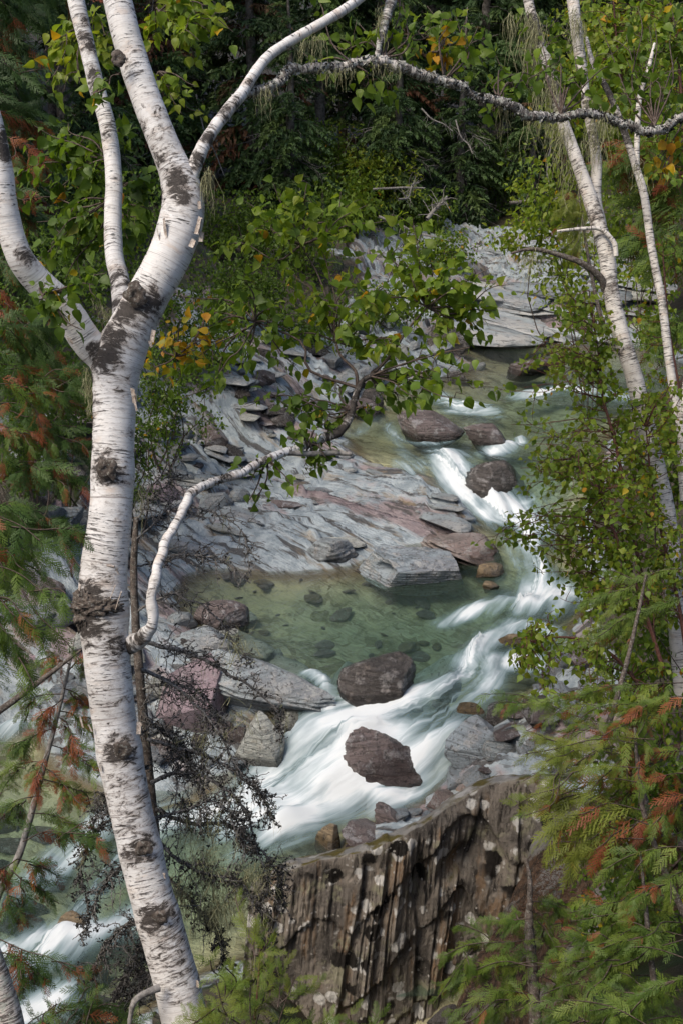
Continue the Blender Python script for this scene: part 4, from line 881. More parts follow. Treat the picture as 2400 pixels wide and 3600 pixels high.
aR, _ = birch.stem(arch, np.linspace(5.34, 6.3, len(arch)), [38, 37, 35, 34, 33, 33, 33, 35, 34, 31, 29, 29, 31, 27, 27, 27, 29, 31, 31], 'branch', 'birch_lichen', 260, 16, [], .45, 11, jag=.012)
birch.stem([(1385, -40), (1376, 0), (1345, 100), (1325, 200)], [5.8, 5.75, 5.72, 5.7], [44, 40, 30, 20], 'branch', 'birch_lichen', 30, 12, [], .4, 12)
hook = [(390, 2330), (460, 2268), (535, 2206), (536, 2106), (551, 2007), (589, 1900), (650, 1780), (685, 1722), (765, 1688), (850, 1658), (980, 1600), (1110, 1550), (1190, 1518), (1235, 1450), (1252, 1370), (1290, 1325), (1360, 1300), (1430, 1285)]
hR, _h2 = birch.stem(hook, [5.26, 5.2, 5.12, 5.12, 5.16, 5.25, 5.35, 5.4, 5.5, 5.6, 5.75, 5.9, 5.95, 6.0, 6.0, 6.0, 6.0, 6.0], [84, 66, 44, 38, 36, 34, 33, 32, 31, 30, 29, 30, 30, 26, 22, 17, 12, 7], 'branch', 'birch', 200, 18, [(470, 2250, 5.1, .07, 1.1), (430, 2300, 5.15, .08, 1.1), (1100, 1560, 5.85, .08, .8), (1200, 1510, 5.9, .12, 1.2), (1245, 1420, 5.95, .12, 1.2), (1290, 1330, 6.0, .15, 1.2), (950, 1620, 5.65, .08, .9), (560, 2180, 5.05, .03, .9), (540, 2060, 5.1, .05, .7), (600, 1880, 5.2, .05, .7), (690, 1715, 5.35, .06, .9), (800, 1680, 5.5, .09, .8), (640, 1800, 5.3, .05, .6)], .26, 13, jag=.007)
birch.stem([(1000, 1590), (1100, 1595), (1180, 1592), (1235, 1596)], [5.78, 5.85, 5.9, 5.9], [24, 20, 18, 15], 'branch', 'bark_grey', 20, 10, [], .2, 14)
# knots, the burl and the scars of lost limbs
def knot(px, py, t, rpx, seed, tree, mat='bark_dark'):
    g = Geo(); c = at(px, py, t); r = rpx * pxm(t); n = 28
    prof = [(0.0, .10), (.28, .02), (.42, .30), (.62, .62), (.85, .45), (1.1, .0), (1.25, -.35)]
    th = np.linspace(0, 2 * math.pi, n + 1)[:-1]; V = []
    for rad, hh in prof:
        wv = 1 + .5 * fbm(np.stack([np.cos(th) * 1.7, np.sin(th) * 1.7, 0 * th + rad * 1.5 + seed], 1), 4, .6, seed)
        V.append(np.stack([np.cos(th) * rad * r * wv, -np.ones(n) * hh * r * .32 * (2 - wv), np.sin(th) * rad * r * 1.05 * wv], 1))
    V = np.concatenate(V) + c; i = np.arange(len(prof) - 1)[:, None] * n; j = np.arange(n)[None]; A = i + j; Bq = i + (j + 1) % n
    g.add(V, np.stack([A, Bq, Bq + n, A + n], -1).reshape(-1, 4)); g.build('knot', M[mat], tree.trunk)
knot(375, 1650, 5.06, 30, 3, birch); knot(478, 1035, 5.065, 32, 5, birch); knot(415, 205, 5.07, 20, 9, birch); knot(430, 2640, 5.08, 26, 11, birch); knot(505, 2985, 5.08, 24, 12, birch); knot(565, 3225, 5.075, 22, 14, birch)
g = Geo(); blob(g, at(305, 2150, 5.14), (.05, .05, .085), 31, 5, .9, 3.4); blob(g, at(340, 2135, 5.10), (.09, .03, .045), 33, 5, .9, 4.2); blob(g, at(288, 2110, 5.16), (.03, .035, .055), 36, 4, .8, 3.4)
g.build('burl', M['bark_dark'], birch.trunk)
# curls of peeling bark
def curl(tree, px, py, t, w, h, a, seed, face=0.0):
    rg = np.random.default_rng(seed); n, m = 8, 9; u = np.linspace(0, 1, n); v = np.linspace(-.5, .5, m); U, Vv = np.meshgrid(u, v, indexing='ij')
    roll = U * (1.6 + rg.random()); X = w * np.sin(roll) / 1.5 * (1 + .25 * fbm(np.stack([Vv.ravel() * 3, U.ravel(), 0 * U.ravel() + seed], 1), 2, .5, seed).reshape(n, m)); Y = -w * (1 - np.cos(roll)) / 1.5
    Z = Vv * h * (1 - .35 * U * rg.random())
    ca, sa = math.cos(a), math.sin(a); cf, sf = math.cos(face), math.sin(face)
    X2, Z2 = X * ca - Z * sa, X * sa + Z * ca; X3, Y3 = X2 * cf - Y * sf, X2 * sf + Y * cf
    P = np.stack([X3, Y3, Z2], -1).reshape(-1, 3) + at(px, py, t); i = np.arange(n - 1)[:, None] * m; j = np.arange(m - 1)[None]; A = i + j
    g = Geo(); g.add(P, np.stack([A, A + m, A + m + 1, A + 1], -1).reshape(-1, 4), None, np.stack([P[:, 0], P[:, 2]], 1)); g.build('bark_curl', M['birch_in'], tree.trunk)
M['birch_in'] = mat_simple('peeled bark', (.36, .29, .24), (.56, .50, .45), 60, .75, (.08, .06, .05), .6)
for a in [(462, 1390, 5.07, .05, .09, .1, 1, .3), (470, 1415, 5.08, .03, .10, .2, 2, .2), (585, 800, 5.08, -.05, .11, .1, 3, -.2), (690, 790, 5.08, .05, .10, -.3, 4, .3), (700, 830, 5.1, .04, .06, -.2, 5, .5), (388, 1995, 5.05, .05, .05, 1.3, 6, .0), (410, 2010, 5.05, .03, .04, .4, 7, .1),
          (280, 2080, 5.12, -.04, .09, -.3, 10, -.3), (290, 2540, 5.12, -.05, .07, .2, 11, -.3), (320, 2560, 5.1, -.04, .05, .4, 12, -.2), (480, 2560, 5.1, .05, .08, -.1, 13, .4), (415, 2110, 5.06, .015, .12, -.35, 14, 0),
          (395, 2080, 5.06, .012, .1, -.4, 15, 0), (205, 1120, 5.0, -.05, .08, .8, 16, -.2), (250, 1195, 5.03, -.04, .04, .7, 17, -.2), (668, 850, 5.1, .05, .05, -.5, 18, .3), (695, 720, 5.1, .03, .05, 0, 19, .5), (355, 2700, 5.1, -.03, .05, .1, 20, -.3), (575, 3080, 5.1, .03, .04, .2, 21, .2),
          (530, 1180, 5.08, .04, .07, -.2, 22, .4), (525, 1210, 5.09, .03, .04, .3, 23, .4), (690, 3460, 5.1, .03, .05, 0, 24, .3), (560, 830, 5.1, -.02, .09, .2, 25, -.3)]: curl(birch, a[0], a[1], a[2] + .01, a[3] * .55, a[4] * .8, *a[5:])
# beard lichen and crusts on its limbs
g = Geo(); rg = np.random.default_rng(21)
for a, b, t, n, L in [((715, 640), (735, 600), 5.15, 90, .28), ((1030, 160), (1130, 120), 5.52, 120, .14), ((1120, 250), (1240, 240), 5.6, 70, .10), ((1755, 355), (1800, 370), 6.0, 60, .18), ((900, 330), (960, 300), 5.4, 50, .14), ((330, 1040), (420, 1150), 5.3, 110, .12), ((300, 1290), (325, 1420), 5.2, 140, .10), ((1850, 400), (1900, 410), 6.05, 40, .12),
                      ((480, 1700), (490, 1800), 5.2, 50, .14), ((2100, 410), (2130, 415), 6.1, 40, .25), ((1330, 20), (1340, 120), 5.7, 90, .10), ((1300, 220), (1400, 235), 5.65, 60, .08)]:
    beard(g, at(*a, t), at(*b, t), n, L, rg, .0013, .02)
g.build('beard_lichen', M['lichen_pale'], birch.root)['kind'] = 'stuff'
def crust(paths, n, rad, mat, seed, name='lichen_crust', root=None, size=(.003, .009)):
    rg = np.random.default_rng(seed); g = Geo()
    for k in range(n):
        P, r = paths[rg.integers(len(paths))]; i = rg.integers(len(P) - 1); d = nrm(rg.normal(size=3)); c = P[i] + (P[i + 1] - P[i]) * rg.random() + d * r[i] * rad; v = rg.normal(size=(4, 3)) * rg.uniform(*size)
        g.add(c + v, None, [(0, 1, 2), (0, 2, 3), (0, 3, 1), (1, 3, 2)], None, rg.random())
    g.build(name, M[mat], root, smooth=False)['kind'] = 'stuff'
crust([(aR, _)], 2300, 1.03, 'lichen_black', 5, root=birch.root); crust([(aR, _)], 1900, 1.04, 'lichen_grey', 6, root=birch.root)
sel = slice(80, 200); crust([(hR[sel], _h2[sel])], 700, 1.0, 'lichen_black', 7, root=birch.root, size=(.002, .006))
# sprays of leaves
def E(lst, t, jit=.25, rng=np.random.default_rng(5)): return [at(a, b, t + rng.uniform(-jit, jit)) for a, b in lst]
tip = at(1255, 1362, 6.0); tip2 = at(1235, 1440, 6.0); tip3 = at(1300, 1322, 6.0)
mid = at(1180, 1200, 6.1); birch.twig(tip, mid, .010, .006, .05); lft = at(900, 1130, 6.1); birch.twig(tip, lft, .009, .005, .05); rgt = at(1500, 1080, 6.1); birch.twig(tip3, rgt, .009, .005, .05); upp = at(1060, 860, 6.2); birch.twig(mid, upp, .007, .004, .05)
birch.fan(mid, E([(1000, 930), (1130, 880), (1260, 900), (1380, 940), (1330, 1060), (1100, 1050), (1450, 1150), (1250, 1120), (1400, 1200), (980, 1200)], 6.1), .064, 16, .24, .58, .05)
birch.fan(rgt, E([(1350, 830), (1250, 980), (1480, 1030), (1640, 1000), (1400, 900)], 6.15), .062, 12, .26, .6, .05)
birch.fan(upp, E([(850, 700), (960, 640), (1080, 640), (1200, 660), (1290, 720), (1180, 780), (900, 800), (800, 860), (1000, 760), (1390, 770)], 6.2), .062, 16, .26, .58, .07)
birch.fan(lft, E([(620, 1040), (700, 1150), (560, 1350), (640, 1400), (760, 1330), (780, 1040), (860, 960), (980, 1080), (1020, 1160), (700, 1250), (890, 1290), (1040, 1280)], 6.1), .06, 11, .14, .52, .05)
birch.fan(rgt, E([(1600, 900), (1720, 940), (1790, 1000), (1740, 1090), (1650, 1060), (1560, 960), (1440, 960), (1690, 1180), (1580, 1160), (1500, 880), (1450, 780)], 6.1), .064, 15, .26, .6, .08)
birch.fan(tip3, E([(1480, 1400), (1400, 1420), (1620, 1400), (1660, 1300), (1560, 1290), (1720, 1350), (1450, 1340), (1380, 1240), (1590, 1230), (1650, 1220)], 6.05), .064, 8, .16, .5, .05)
birch.fan(tip2, E([(1090, 1460), (1000, 1440), (1130, 1560), (1050, 1380), (950, 1380), (1330, 1420), (860, 1420), (1160, 1330)], 6.0), .058, 9, .06, .40, .06)
birch.fan(at(940, 1620, 5.7), E([(880, 1690), (980, 1660), (900, 1760), (840, 1640), (1020, 1700), (870, 1770)], 5.7, .1), .05, 5, .08, .40, .05, sub=1)
birch.fan(at(1090, 1560, 5.85), E([(1050, 1520), (1120, 1620), (1160, 1620), (990, 1480), (1070, 1640), (1160, 1450)], 5.85, .1), .055, 7, .06, .40, .05, sub=1)
birch.fan(at(620, 1250, 5.9), E([(560, 1180), (640, 1120), (720, 1110), (790, 1180), (530, 1300), (690, 1230), (600, 1150)], 5.9, .15), .052, 9, .60, .78, .75, sub=1)      # the yellow cluster
# upper left, leaves behind the trunk, backlit glow put into their yellow green tint
birch.fan(at(560, 40, 6.3), E([(680, 20), (760, 60), (820, 110), (700, 140), (640, 60), (780, 20), (600, 0), (690, 180), (740, 110), (540, 120), (630, -30), (720, -20)], 6.3), .066, 13, .34, .62, .08)
birch.fan(at(560, 250, 6.2), E([(600, 300), (660, 340), (690, 300), (570, 380), (700, 390), (640, 400), (560, 310)], 6.2, .1), .058, 6, .36, .60, .12, sub=1)
birch.fan(at(310, 90, 6.1), E([(150, 220), (200, 130), (230, 240), (180, 290), (260, 190), (330, 60), (250, 80), (380, 100), (280, 290), (210, 180), (380, 190)], 6.1), .062, 10, .36, .66, .15)
birch.fan(at(330, 330, 5.45), E([(380, 280), (330, 330), (420, 260)], 5.45, .1), .07, 5, .10, .34, .08, sub=1)
birch.fan(at(380, 560, 6.0), E([(120, 440), (200, 520), (90, 600), (260, 600), (180, 680), (320, 640), (300, 480), (430, 470), (420, 400), (120, 520), (240, 430)], 6.05, .2), .068, 13, .06, .40, .06)
birch.fan(at(390, 700, 6.0), E([(500, 600), (540, 640), (480, 760), (540, 740), (280, 760), (200, 830), (450, 840), (250, 900), (330, 820), (130, 780), (520, 820), (400, 930), (230, 980), (130, 920), (80, 700)], 6.05, .2), .07, 10, .04, .34, .06)
birch.fan(at(150, 1040, 4.85), E([(180, 1080), (220, 1060), (190, 1010), (240, 1120), (290, 1160), (150, 1000), (330, 1000), (370, 960), (250, 1010), (130, 1060)], 4.85, .1), .055, 5, .10, .36, .05, sub=1, start=.4)
# along the arch
for px, ends, per, lo, hi, ye in [((1350, 200), [(1430, 60), (1500, 120), (1330, 60), (1260, 80), (1450, 150), (1550, 90), (1400, -20), (1230, 150), (1160, 150)], 11, .10, .46, .10),
                                  ((1560, 280), [(1600, 130), (1700, 180), (1640, 60), (1750, 120), (1560, 40), (1500, 20), (1680, 90), (1590, 200)], 9, .14, .46, .14),
                                  ((1750, 345), [(1760, 230), (1840, 250), (1720, 270), (1880, 270), (1720, 390), (1800, 300), (1950, 220)], 8, .08, .40, .05),
                                  ((1540, 180), [(1520, 170), (1560, 130), (1550, 190), (1530, 210)], 5, .74, .80, .9),
                                  ((1250, 230), [(1340, 320), (1380, 300), (1140, 60), (1060, 180), (1300, 330)], 6, .10, .40, .05),
                                  ((1970, 400), [(2020, 200), (1930, 180), (2060, 260), (1990, 280), (2100, 180), (2150, 230), (1900, 140)], 9, .06, .40, .10),
                                  ((2300, 440), [(2200, 120), (2300, 80), (2380, 200), (2260, 200), (2330, 300), (2180, 300), (2390, 60), (2100, 60), (2240, 20), (2360, 380)], 11, .04, .36, .06),
                                  ((2400, 420), [(2310, 570), (2330, 640), (2290, 560)], 3, .72, .80, .95)]:
    i = int(np.argmin([abs(p[0] - px[0]) for p in arch])); t = float(np.linspace(5.34, 6.3, len(arch))[i])
    birch.fan(at(*px, t), E(ends, t + .28, .2), .062, max(3, int(per * .8)), lo + .06, hi + .06, ye, sub=2)
birch.finish('twig', single=300)

# ------------------------------------------------------------------ the birches on the right bank
def pick_poly(poly, n, rng):
    P = np.array(poly, float); lo = P.min(0); hi = P.max(0); out = []
    while len(out) < n:
        p = rng.uniform(lo, hi); c = False; j = len(P) - 1
        for i in range(len(P)):
            if (P[i, 1] > p[1]) != (P[j, 1] > p[1]) and p[0] < (P[j, 0] - P[i, 0]) * (p[1] - P[i, 1]) / (P[j, 1] - P[i, 1]) + P[i, 0]: c = not c
            j = i
        if c: out.append(p)
    return out
TR = 8.4
b2 = Tree('birch_tree', 'leaning birch hung with pale beard lichen on the right bank', 'tree', at(2400, 2450, TR), 'birches on the right bank', 31)
b2.stem([(2405, 2450), (2390, 2300), (2372, 2100), (2363, 1991), (2340, 1800), (2302, 1627), (2264, 1474), (2226, 1321), (2180, 1168), (2145, 1015), (2132, 900), (2095, 765), (2057, 650), (2011, 520), (1973, 413), (1942, 291), (1912, 191), (1873, 77), (1850, -30), (1830, -120)], TR,
        [68, 66, 66, 64, 64, 64, 62, 60, 58, 56, 56, 54, 48, 44, 42, 42, 40, 36, 34, 30], 'trunk', 'birch_far', 220, 28, [(2095, 760, TR, .10, .8), (2250, 1430, TR, .10, .8), (2145, 1010, TR, .09, .8), (2190, 1240, TR, .07, .8), (1940, 300, TR, .15, 1.0), (1880, 100, TR, .15, 1.0)], .06, 41)
b2.stem([(2112, 790), (2094, 700), (2095, 574), (2080, 459), (2057, 344), (2042, 230), (2020, 60), (2005, -60)], TR + .1, [40, 38, 38, 36, 36, 38, 42, 42], 'limb', 'birch_far', 90, 22, [(2085, 470, TR, .15, .9), (2060, 350, TR, .12, .9), (2050, 250, TR, .1, .9)], .08, 42)
b2.stem([(2125, 1020), (2108, 975), (2042, 923), (1973, 898), (1900, 878), (1850, 876), (1795, 890)], [TR, TR - .05, TR - .1, TR - .1, TR - .1, TR - .1, TR - .1], [26, 26, 22, 18, 15, 12, 8], 'branch', 'bark_dark', 40, 10, [], .2, 43)
b2.stem([(2165, 900), (2156, 850), (2110, 805), (2042, 803), (1958, 812)], TR - .1, [18, 18, 15, 12, 8], 'branch', 'birch_far', 40, 10, [], .2, 44)
g = Geo(); rg = np.random.default_rng(61)
for a, b, t, n, L in [((1780, 40), (1810, 60), TR, 60, .55), ((1850, 30), (1900, 130), TR - .05, 260, .75), ((1890, 300), (1960, 300), TR - .05, 200, .75), ((1960, 420), (1990, 480), TR - .05, 130, .6), ((1900, 420), (1930, 430), TR, 60, .25), ((2080, 330), (2110, 420), TR, 150, .7), ((2010, 20), (2040, 100), TR - .02, 160, .4), ((2060, 480), (2110, 520), TR, 90, .4),
                      ((2140, 380), (2160, 420), TR + .2, 60, .4), ((2230, 560), (2250, 640), TR + .2, 70, .35), ((1830, 890), (1930, 890), TR - .1, 110, .42), ((2130, 1150), (2150, 1200), TR - .02, 70, .35), ((2050, 740), (2070, 800), TR - .02, 40, .5), ((1990, 560), (2010, 600), TR, 60, .4)]:
    beard(g, at(*a, t), at(*b, t), int(n * .6), L * .7, rg, .0019, .05)
g.build('beard_lichen', M['lichen_pale'], b2.root)['kind'] = 'stuff'
b2.fan(at(1900, 180, TR), E([(1830, 20), (1960, 60), (1860, 150), (1990, 120), (1800, 330), (1880, 330), (1960, 250)], TR), .06, 8, .08, .4, .06)
b2.finish('twig')
b3 = Tree('birch_tree', 'thin pale birch at the right edge, forked near its top', 'tree', at(2450, 1850, TR + .4), 'birches on the right bank', 32)
b3.stem([(2450, 1850), (2425, 1700), (2394, 1512), (2371, 1397), (2348, 1244), (2325, 1053), (2302, 938), (2285, 840), (2264, 689), (2233, 582), (2187, 444), (2141, 329), (2085, 225), (2060, 130)], TR + .4, [34, 33, 32, 31, 30, 29, 28, 28, 28, 26, 24, 22, 18, 12], 'trunk', 'birch_far', 150, 20, [(2190, 450, TR + .4, .2, .9), (2140, 330, TR + .4, .15, 1)], .08, 45)
b3.stem([(2236, 590), (2238, 500), (2242, 405), (2250, 329), (2279, 237), (2300, 150)], TR + .4, [22, 20, 20, 18, 15, 9], 'limb', 'birch_far', 60, 14, [], .1, 46)
b3.fan(at(2250, 330, TR + .4), E([(2200, 200), (2300, 180), (2340, 320), (2180, 330), (2390, 250), (2280, 90)], TR + .5), .055, 10, .2, .5, .1)
b3.finish('twig')
b4 = Tree('birch_tree', 'pale stem right of the thin birch, low at the edge', 'tree', at(2410, 1750, TR + .1), 'birches on the right bank', 33)
b4.stem([(2405, 1760), (2398, 1650), (2395, 1540), (2402, 1420), (2420, 1300)], TR + .1, [30, 30, 29, 28, 26], 'trunk', 'birch_far', 50, 16, [], .06, 47); b4.finish('twig')

# the birch thicket: leafy saplings between the creek and the leaning birch
THICK = [(1860, 1170), (1800, 1290), (1710, 1390), (1730, 1480), (1830, 1570), (1800, 1680), (1870, 1770), (1730, 1850), (1745, 1920), (1860, 1990), (1880, 2080), (1970, 2150), (2120, 2200), (2430, 2250), (2430, 1180), (2230, 1150), (2150, 1240), (2050, 1100)]
def sapling(label, foot, stem_px, t, poly, n, size, lo, hi, ye, seed, per=11, matn='twig_red', w=16, sub=3):
    tr = Tree('birch_sapling', label, 'sapling', at(*foot, t), 'birch saplings in the thicket', seed)
    R, _ = tr.stem(stem_px, t, list(np.linspace(w, 5, len(stem_px))), 'stem', matn, 50, 10, [], .1, seed)
    for e in pick_poly(poly, n, tr.rng):
        p = at(e[0], e[1], t + tr.rng.uniform(-.55, .55)); d = np.linalg.norm(R - p, axis=1) + .7 * np.maximum(0, R[:, 2] - p[2] + .05); root = R[int(np.argmin(d))]
        tr.fan(root, [p], size, per, lo, hi, ye, .0045, sub, .028, .05, .2)
    return tr.finish('twig_red')
sapling('red stemmed birch sapling leaning out over the white water', (2300, 2250), [(2300, 2250), (2220, 1850), (2165, 1570), (2118, 1397), (2108, 1283), (2072, 1053)], 7.9, [(1860, 1170), (1800, 1290), (1710, 1390), (1730, 1480), (1830, 1570), (1900, 1650), (2250, 1650), (2200, 1250), (2080, 1050), (1980, 1020)], 75, .045, .3, .66, .04, 51)
sapling('bushy birch sapling with drooping twigs beside the lower cascade', (2330, 2350), [(2330, 2350), (2250, 2100), (2170, 1900), (2100, 1720), (2060, 1600)], 7.5, [(1840, 1600), (1800, 1690), (1870, 1770), (1730, 1850), (1745, 1920), (1860, 1990), (1880, 2080), (1970, 2150), (2280, 2150), (2300, 1700), (2100, 1560)], 105, .043, .3, .66, .05, 52, 12)
sapling('yellowing birch sapling in front of the leaning trunk', (2420, 2350), [(2420, 2350), (2380, 2100), (2330, 1900), (2290, 1700), (2270, 1500)], 8.0, [(2150, 1400), (2430, 1300), (2430, 2200), (2200, 2180), (2180, 1800)], 75, .044, .3, .66, .14, 53)
sapling('low birch sapling reaching to the rapids below the thicket', (2300, 2500), [(2300, 2500), (2200, 2350), (2080, 2260), (1950, 2240), (1850, 2260)], 7.2, [(1770, 2220), (1900, 2150), (2100, 2200), (2400, 2250), (2400, 2560), (2150, 2560), (1950, 2500), (1860, 2400), (1790, 2300)], 55, .045, .3, .64, .08, 54, 9)
sapling('birch sapling crowding the right edge behind the thin birch', (2420, 1700), [(2420, 1700), (2390, 1400), (2350, 1150), (2330, 900)], 9.6, [(2200, 850), (2430, 700), (2430, 1500), (2250, 1450), (2180, 1150)], 22, .05, .25, .62, .10, 55)
sapling('tall yellow green sapling behind the lichen hung birch', (2330, 1000), [(2330, 1000), (2260, 600), (2180, 250), (2150, -60)], 13.0, [(1930, -60), (2430, -60), (2430, 520), (2150, 560), (1980, 350)], 95, .085, .36, .66, .10, 56, 12)
sapling('orange flecked sapling in the upper right corner', (2430, 800), [(2430, 800), (2400, 400), (2370, 100), (2340, -80)], 11.0, [(2130, -60), (2430, -60), (2430, 650), (2230, 600), (2200, 250)], 50, .07, .2, .55, .16, 57)

# ------------------------------------------------------------------ cedars
def frond_shape(seed, pairs=9, sub=3, fall=.35):
    """a flat, lacy cedar spray of length 1 along +Y made of narrow scale leaves"""
    r = np.random.default_rng(seed); V = []
    def rh(p, d, L, w, z0):
        s = np.array([d[1], -d[0]]); a = p + s * w * 1.15; c = p + d * L; e = p - s * w * 1.15
        for k in (a, c, e): V.append((k[0], k[1], -fall * k[1] ** 2 - .5 * abs(k[0]) ** 1.5 + z0))
    rh(np.array([0, 0.]), np.array([0, 1.]), 1.0, .009, 0)
    for i in range(pairs):
        y = .06 + .9 * i / pairs
        for sgn in (-1, 1):
            if r.random() < .08: continue
            yy = y + (.045 if sgn > 0 else 0); L = .36 * math.sin(min(1, (1.1 - yy) * 1.3) * 1.45) * r.uniform(.7, 1.15)
            a = math.radians(44 - 10 * yy + r.normal() * 5) * sgn; d = np.array([math.sin(a), math.cos(a)]); p = np.array([0, yy]); z0 = r.normal() * .02
            rh(p, d, L, .012, z0)
            for k in range(sub):
                f = .25 + .62 * k / sub
                for s2 in (-1, 1):
                    a2 = a + s2 * math.radians(33); d2 = np.array([math.sin(a2), math.cos(a2)])
                    rh(p + d * L * f, d2, L * .30 * (1.05 - f * .6), .0105, z0 + r.normal() * .012)
    V = np.array(V); return V, np.arange(len(V)).reshape(-1, 3)
FR = [frond_shape(k) for k in (1, 2)]
class Cedar(Tree):
    def bough(s, A, Bp, nf, size, lo=.15, hi=.55, brown=.0, r0=.0035, sag=-.06, hang=.45, start=.12):
        nf = int(nf * 1.3); size = size * 1.02; lo = lo + .12; hi = hi + .08
        R = s.twig(A, Bp, r0, .0025, .05, 20, -sag); T = nrm(np.gradient(R, axis=0))
        for k in range(nf):
            u = start + (1 - start) * (k + s.rng.random()) / nf; i = min(int(u * 19), 18); p = R[i] + (R[i + 1] - R[i]) * (u * 19 - i)
            side = nrm(np.cross(T[i], [0, 0, 1])) * (1 if k % 2 else -1) if abs(T[i][2]) < .95 else s.rng.normal(size=3)
            if k == nf - 1: side = side * .1
            vv = nrm(p - [0, 0, CAM_H]); lat = nrm(np.cross(T[i], vv)) * (1 if k % 2 else -1)
            d = T[i] * .65 + side * .45 + lat * .5 + np.array([0, 0, -hang]) + s.rng.normal(size=3) * .22
            nn = np.array([0, -.6, .75]) + s.rng.normal(size=3) * .45
            s.LP.append(p[None]); s.LF.append(frames(d[None], nn[None])); s.LS.append(np.array([size * (1.05 - .35 * u) * s.rng.uniform(.75, 1.2)]))
            t = min(max(s.rng.uniform(lo, hi), .02), .72)
            if s.rng.random() < brown: t = s.rng.uniform(.80, 1.0)
            s.LT.append(np.array([t]))
    def boughs(s, lst, t, nf, size, lo, hi, brown, jit=.3, **kw):
        for a, b in lst:
            A = at(a[0], a[1], t + s.rng.uniform(-jit, jit)); Bq = at(b[0], b[1], t + s.rng.uniform(-jit, jit)); s.bough(A, Bq, nf, size, lo, hi, brown, **kw)
            for k in range(3):
                u = s.rng.uniform(.25, .8); p = A + (Bq - A) * u; q = p + (Bq - A) * s.rng.uniform(.18, .35) + s.rng.normal(size=3) * np.linalg.norm(Bq - A) * .16 + [0, 0, -.05]
                s.bough(p, q, max(4, nf // 2), size * .85, lo, hi, brown, .004, **kw)
    def end(s, k=0, twig='twig'): return s.finish(twig, 0, 'cedar', *FR[k], twig_name='boughs')
c1 = Cedar('cedar_tree', 'cedar with rust red sprays on the right bank below the thicket', 'tree', at(2430, 3000, 6.4), 'cedars', 71)
c1.stem([(2430, 3000), (2290, 2880), (2240, 2750), (2130, 2620), (2160, 2480), (2210, 2300), (2250, 2120), (2270, 2020)], 6.5, [34, 32, 26, 24, 20, 16, 12, 6], 'trunk', 'bark_dark', 60, 12, [], .15, 72)
c1.boughs([((2450, 2000), (2060, 2110)), ((2450, 2080), (2120, 2220)), ((2450, 2180), (1990, 2260))], 6.6, 17, .15, .35, .62, .04)
c1.boughs([((2300, 2560), (1690, 2440)), ((2430, 2400), (1900, 2470)), ((2430, 2480), (2000, 2560))], 6.2, 16, .14, .3, .6, .10)
c1.boughs([((2430, 2500), (1850, 2570)), ((2430, 2600), (2000, 2700)), ((2440, 2640), (2150, 2720)), ((2300, 2540), (2150, 2700)), ((2440, 2450), (2180, 2500))], 6.0, 13, .14, .35, .6, .38)
c1.end(0)
c2 = Cedar('cedar_tree', 'yellow green cedar with fern like sprays over the ribbed outcrop', 'tree', at(2420, 3250, 5.8), 'cedars', 73)
c2.stem([(2420, 3250), (2330, 3050), (2260, 2850), (2240, 2700), (2230, 2560)], 5.9, [26, 22, 18, 14, 8], 'trunk', 'bark_dark', 50, 12, [], .15, 74)
c2.boughs([((2260, 2620), (1850, 2650)), ((2250, 2700), (1870, 2720)), ((2240, 2660), (1900, 2600)), ((2300, 2600), (1960, 2660))], 5.9, 14, .14, .5, .7, .0)
c2.boughs([((2240, 2750), (1930, 2810)), ((2260, 2850), (1920, 2870)), ((2280, 2900), (1930, 2960)), ((2260, 2950), (1980, 3010))], 5.7, 9, .24, .62, .72, .10)
c2.boughs([((2420, 2720), (2130, 2820)), ((2430, 2820), (2160, 2920)), ((2430, 2900), (2200, 2990)), ((2440, 2780), (2280, 2880))], 5.9, 12, .16, .3, .62, .4)
c2.end(1)
c3 = Cedar('cedar_tree', 'broad dark green cedar filling the lower right corner', 'tree', at(2430, 3800, 5.0), 'cedars', 75)
c3.stem([(2430, 3800), (2330, 3600), (2290, 3400), (2270, 3200), (2250, 3000)], 5.2, [30, 26, 22, 16, 8], 'trunk', 'bark_dark', 50, 12, [], .15, 76)
c3.boughs([((2430, 2980), (2120, 3060)), ((2430, 3080), (2180, 3170)), ((2440, 3150), (2000, 3210)), ((2440, 3230), (1880, 3260)), ((2440, 3050), (2270, 3150))], 5.3, 16, .13, .3, .62, .10)
c3.boughs([((2440, 3300), (1950, 3330)), ((2440, 3380), (1780, 3400)), ((2440, 3460), (1900, 3500)), ((2420, 3300), (2100, 3400)), ((2440, 3250), (2200, 3310))], 5.1, 17, .13, .3, .6, .04)
c3.boughs([((2440, 3540), (2000, 3560)), ((2400, 3480), (2150, 3560)), ((2440, 3420), (2250, 3500)), ((2300, 3620), (1800, 3560)), ((2440, 3600), (2250, 3600))], 4.9, 16, .13, .28, .58, .03)
c3.end(0)
c4 = Cedar('cedar_sapling', 'small cedar sapling with lichen crusted stem before the outcrop', 'sapling', at(1880, 3750, 5.2), 'cedars', 77)
c4.stem([(1885, 3750), (1882, 3600), (1872, 3420), (1858, 3250), (1862, 3120), (1850, 3020)], 5.3, [46, 44, 38, 30, 18, 8], 'trunk', 'bark_dark', 60, 14, [], .4, 78)
c4.boughs([((1870, 3300), (1560, 3360)), ((1870, 3400), (1550, 3460)), ((1880, 3500), (1580, 3560)), ((1870, 3450), (1700, 3580)), ((1880, 3340), (1700, 3440))], 5.2, 16, .12, .3, .6, .02)
c4.boughs([((1860, 3230), (1760, 3250)), ((1860, 3200), (1960, 3330)), ((1870, 3420), (2050, 3500)), ((1880, 3550), (2080, 3600)), ((1865, 3170), (1960, 3180))], 5.2, 9, .13, .22, .55, .02)
c4.end(1)
c5 = Cedar('cedar_sapling', 'bright green cedar shoots at the bottom beside the birch', 'sapling', at(860, 3850, 4.5), 'cedars', 79)
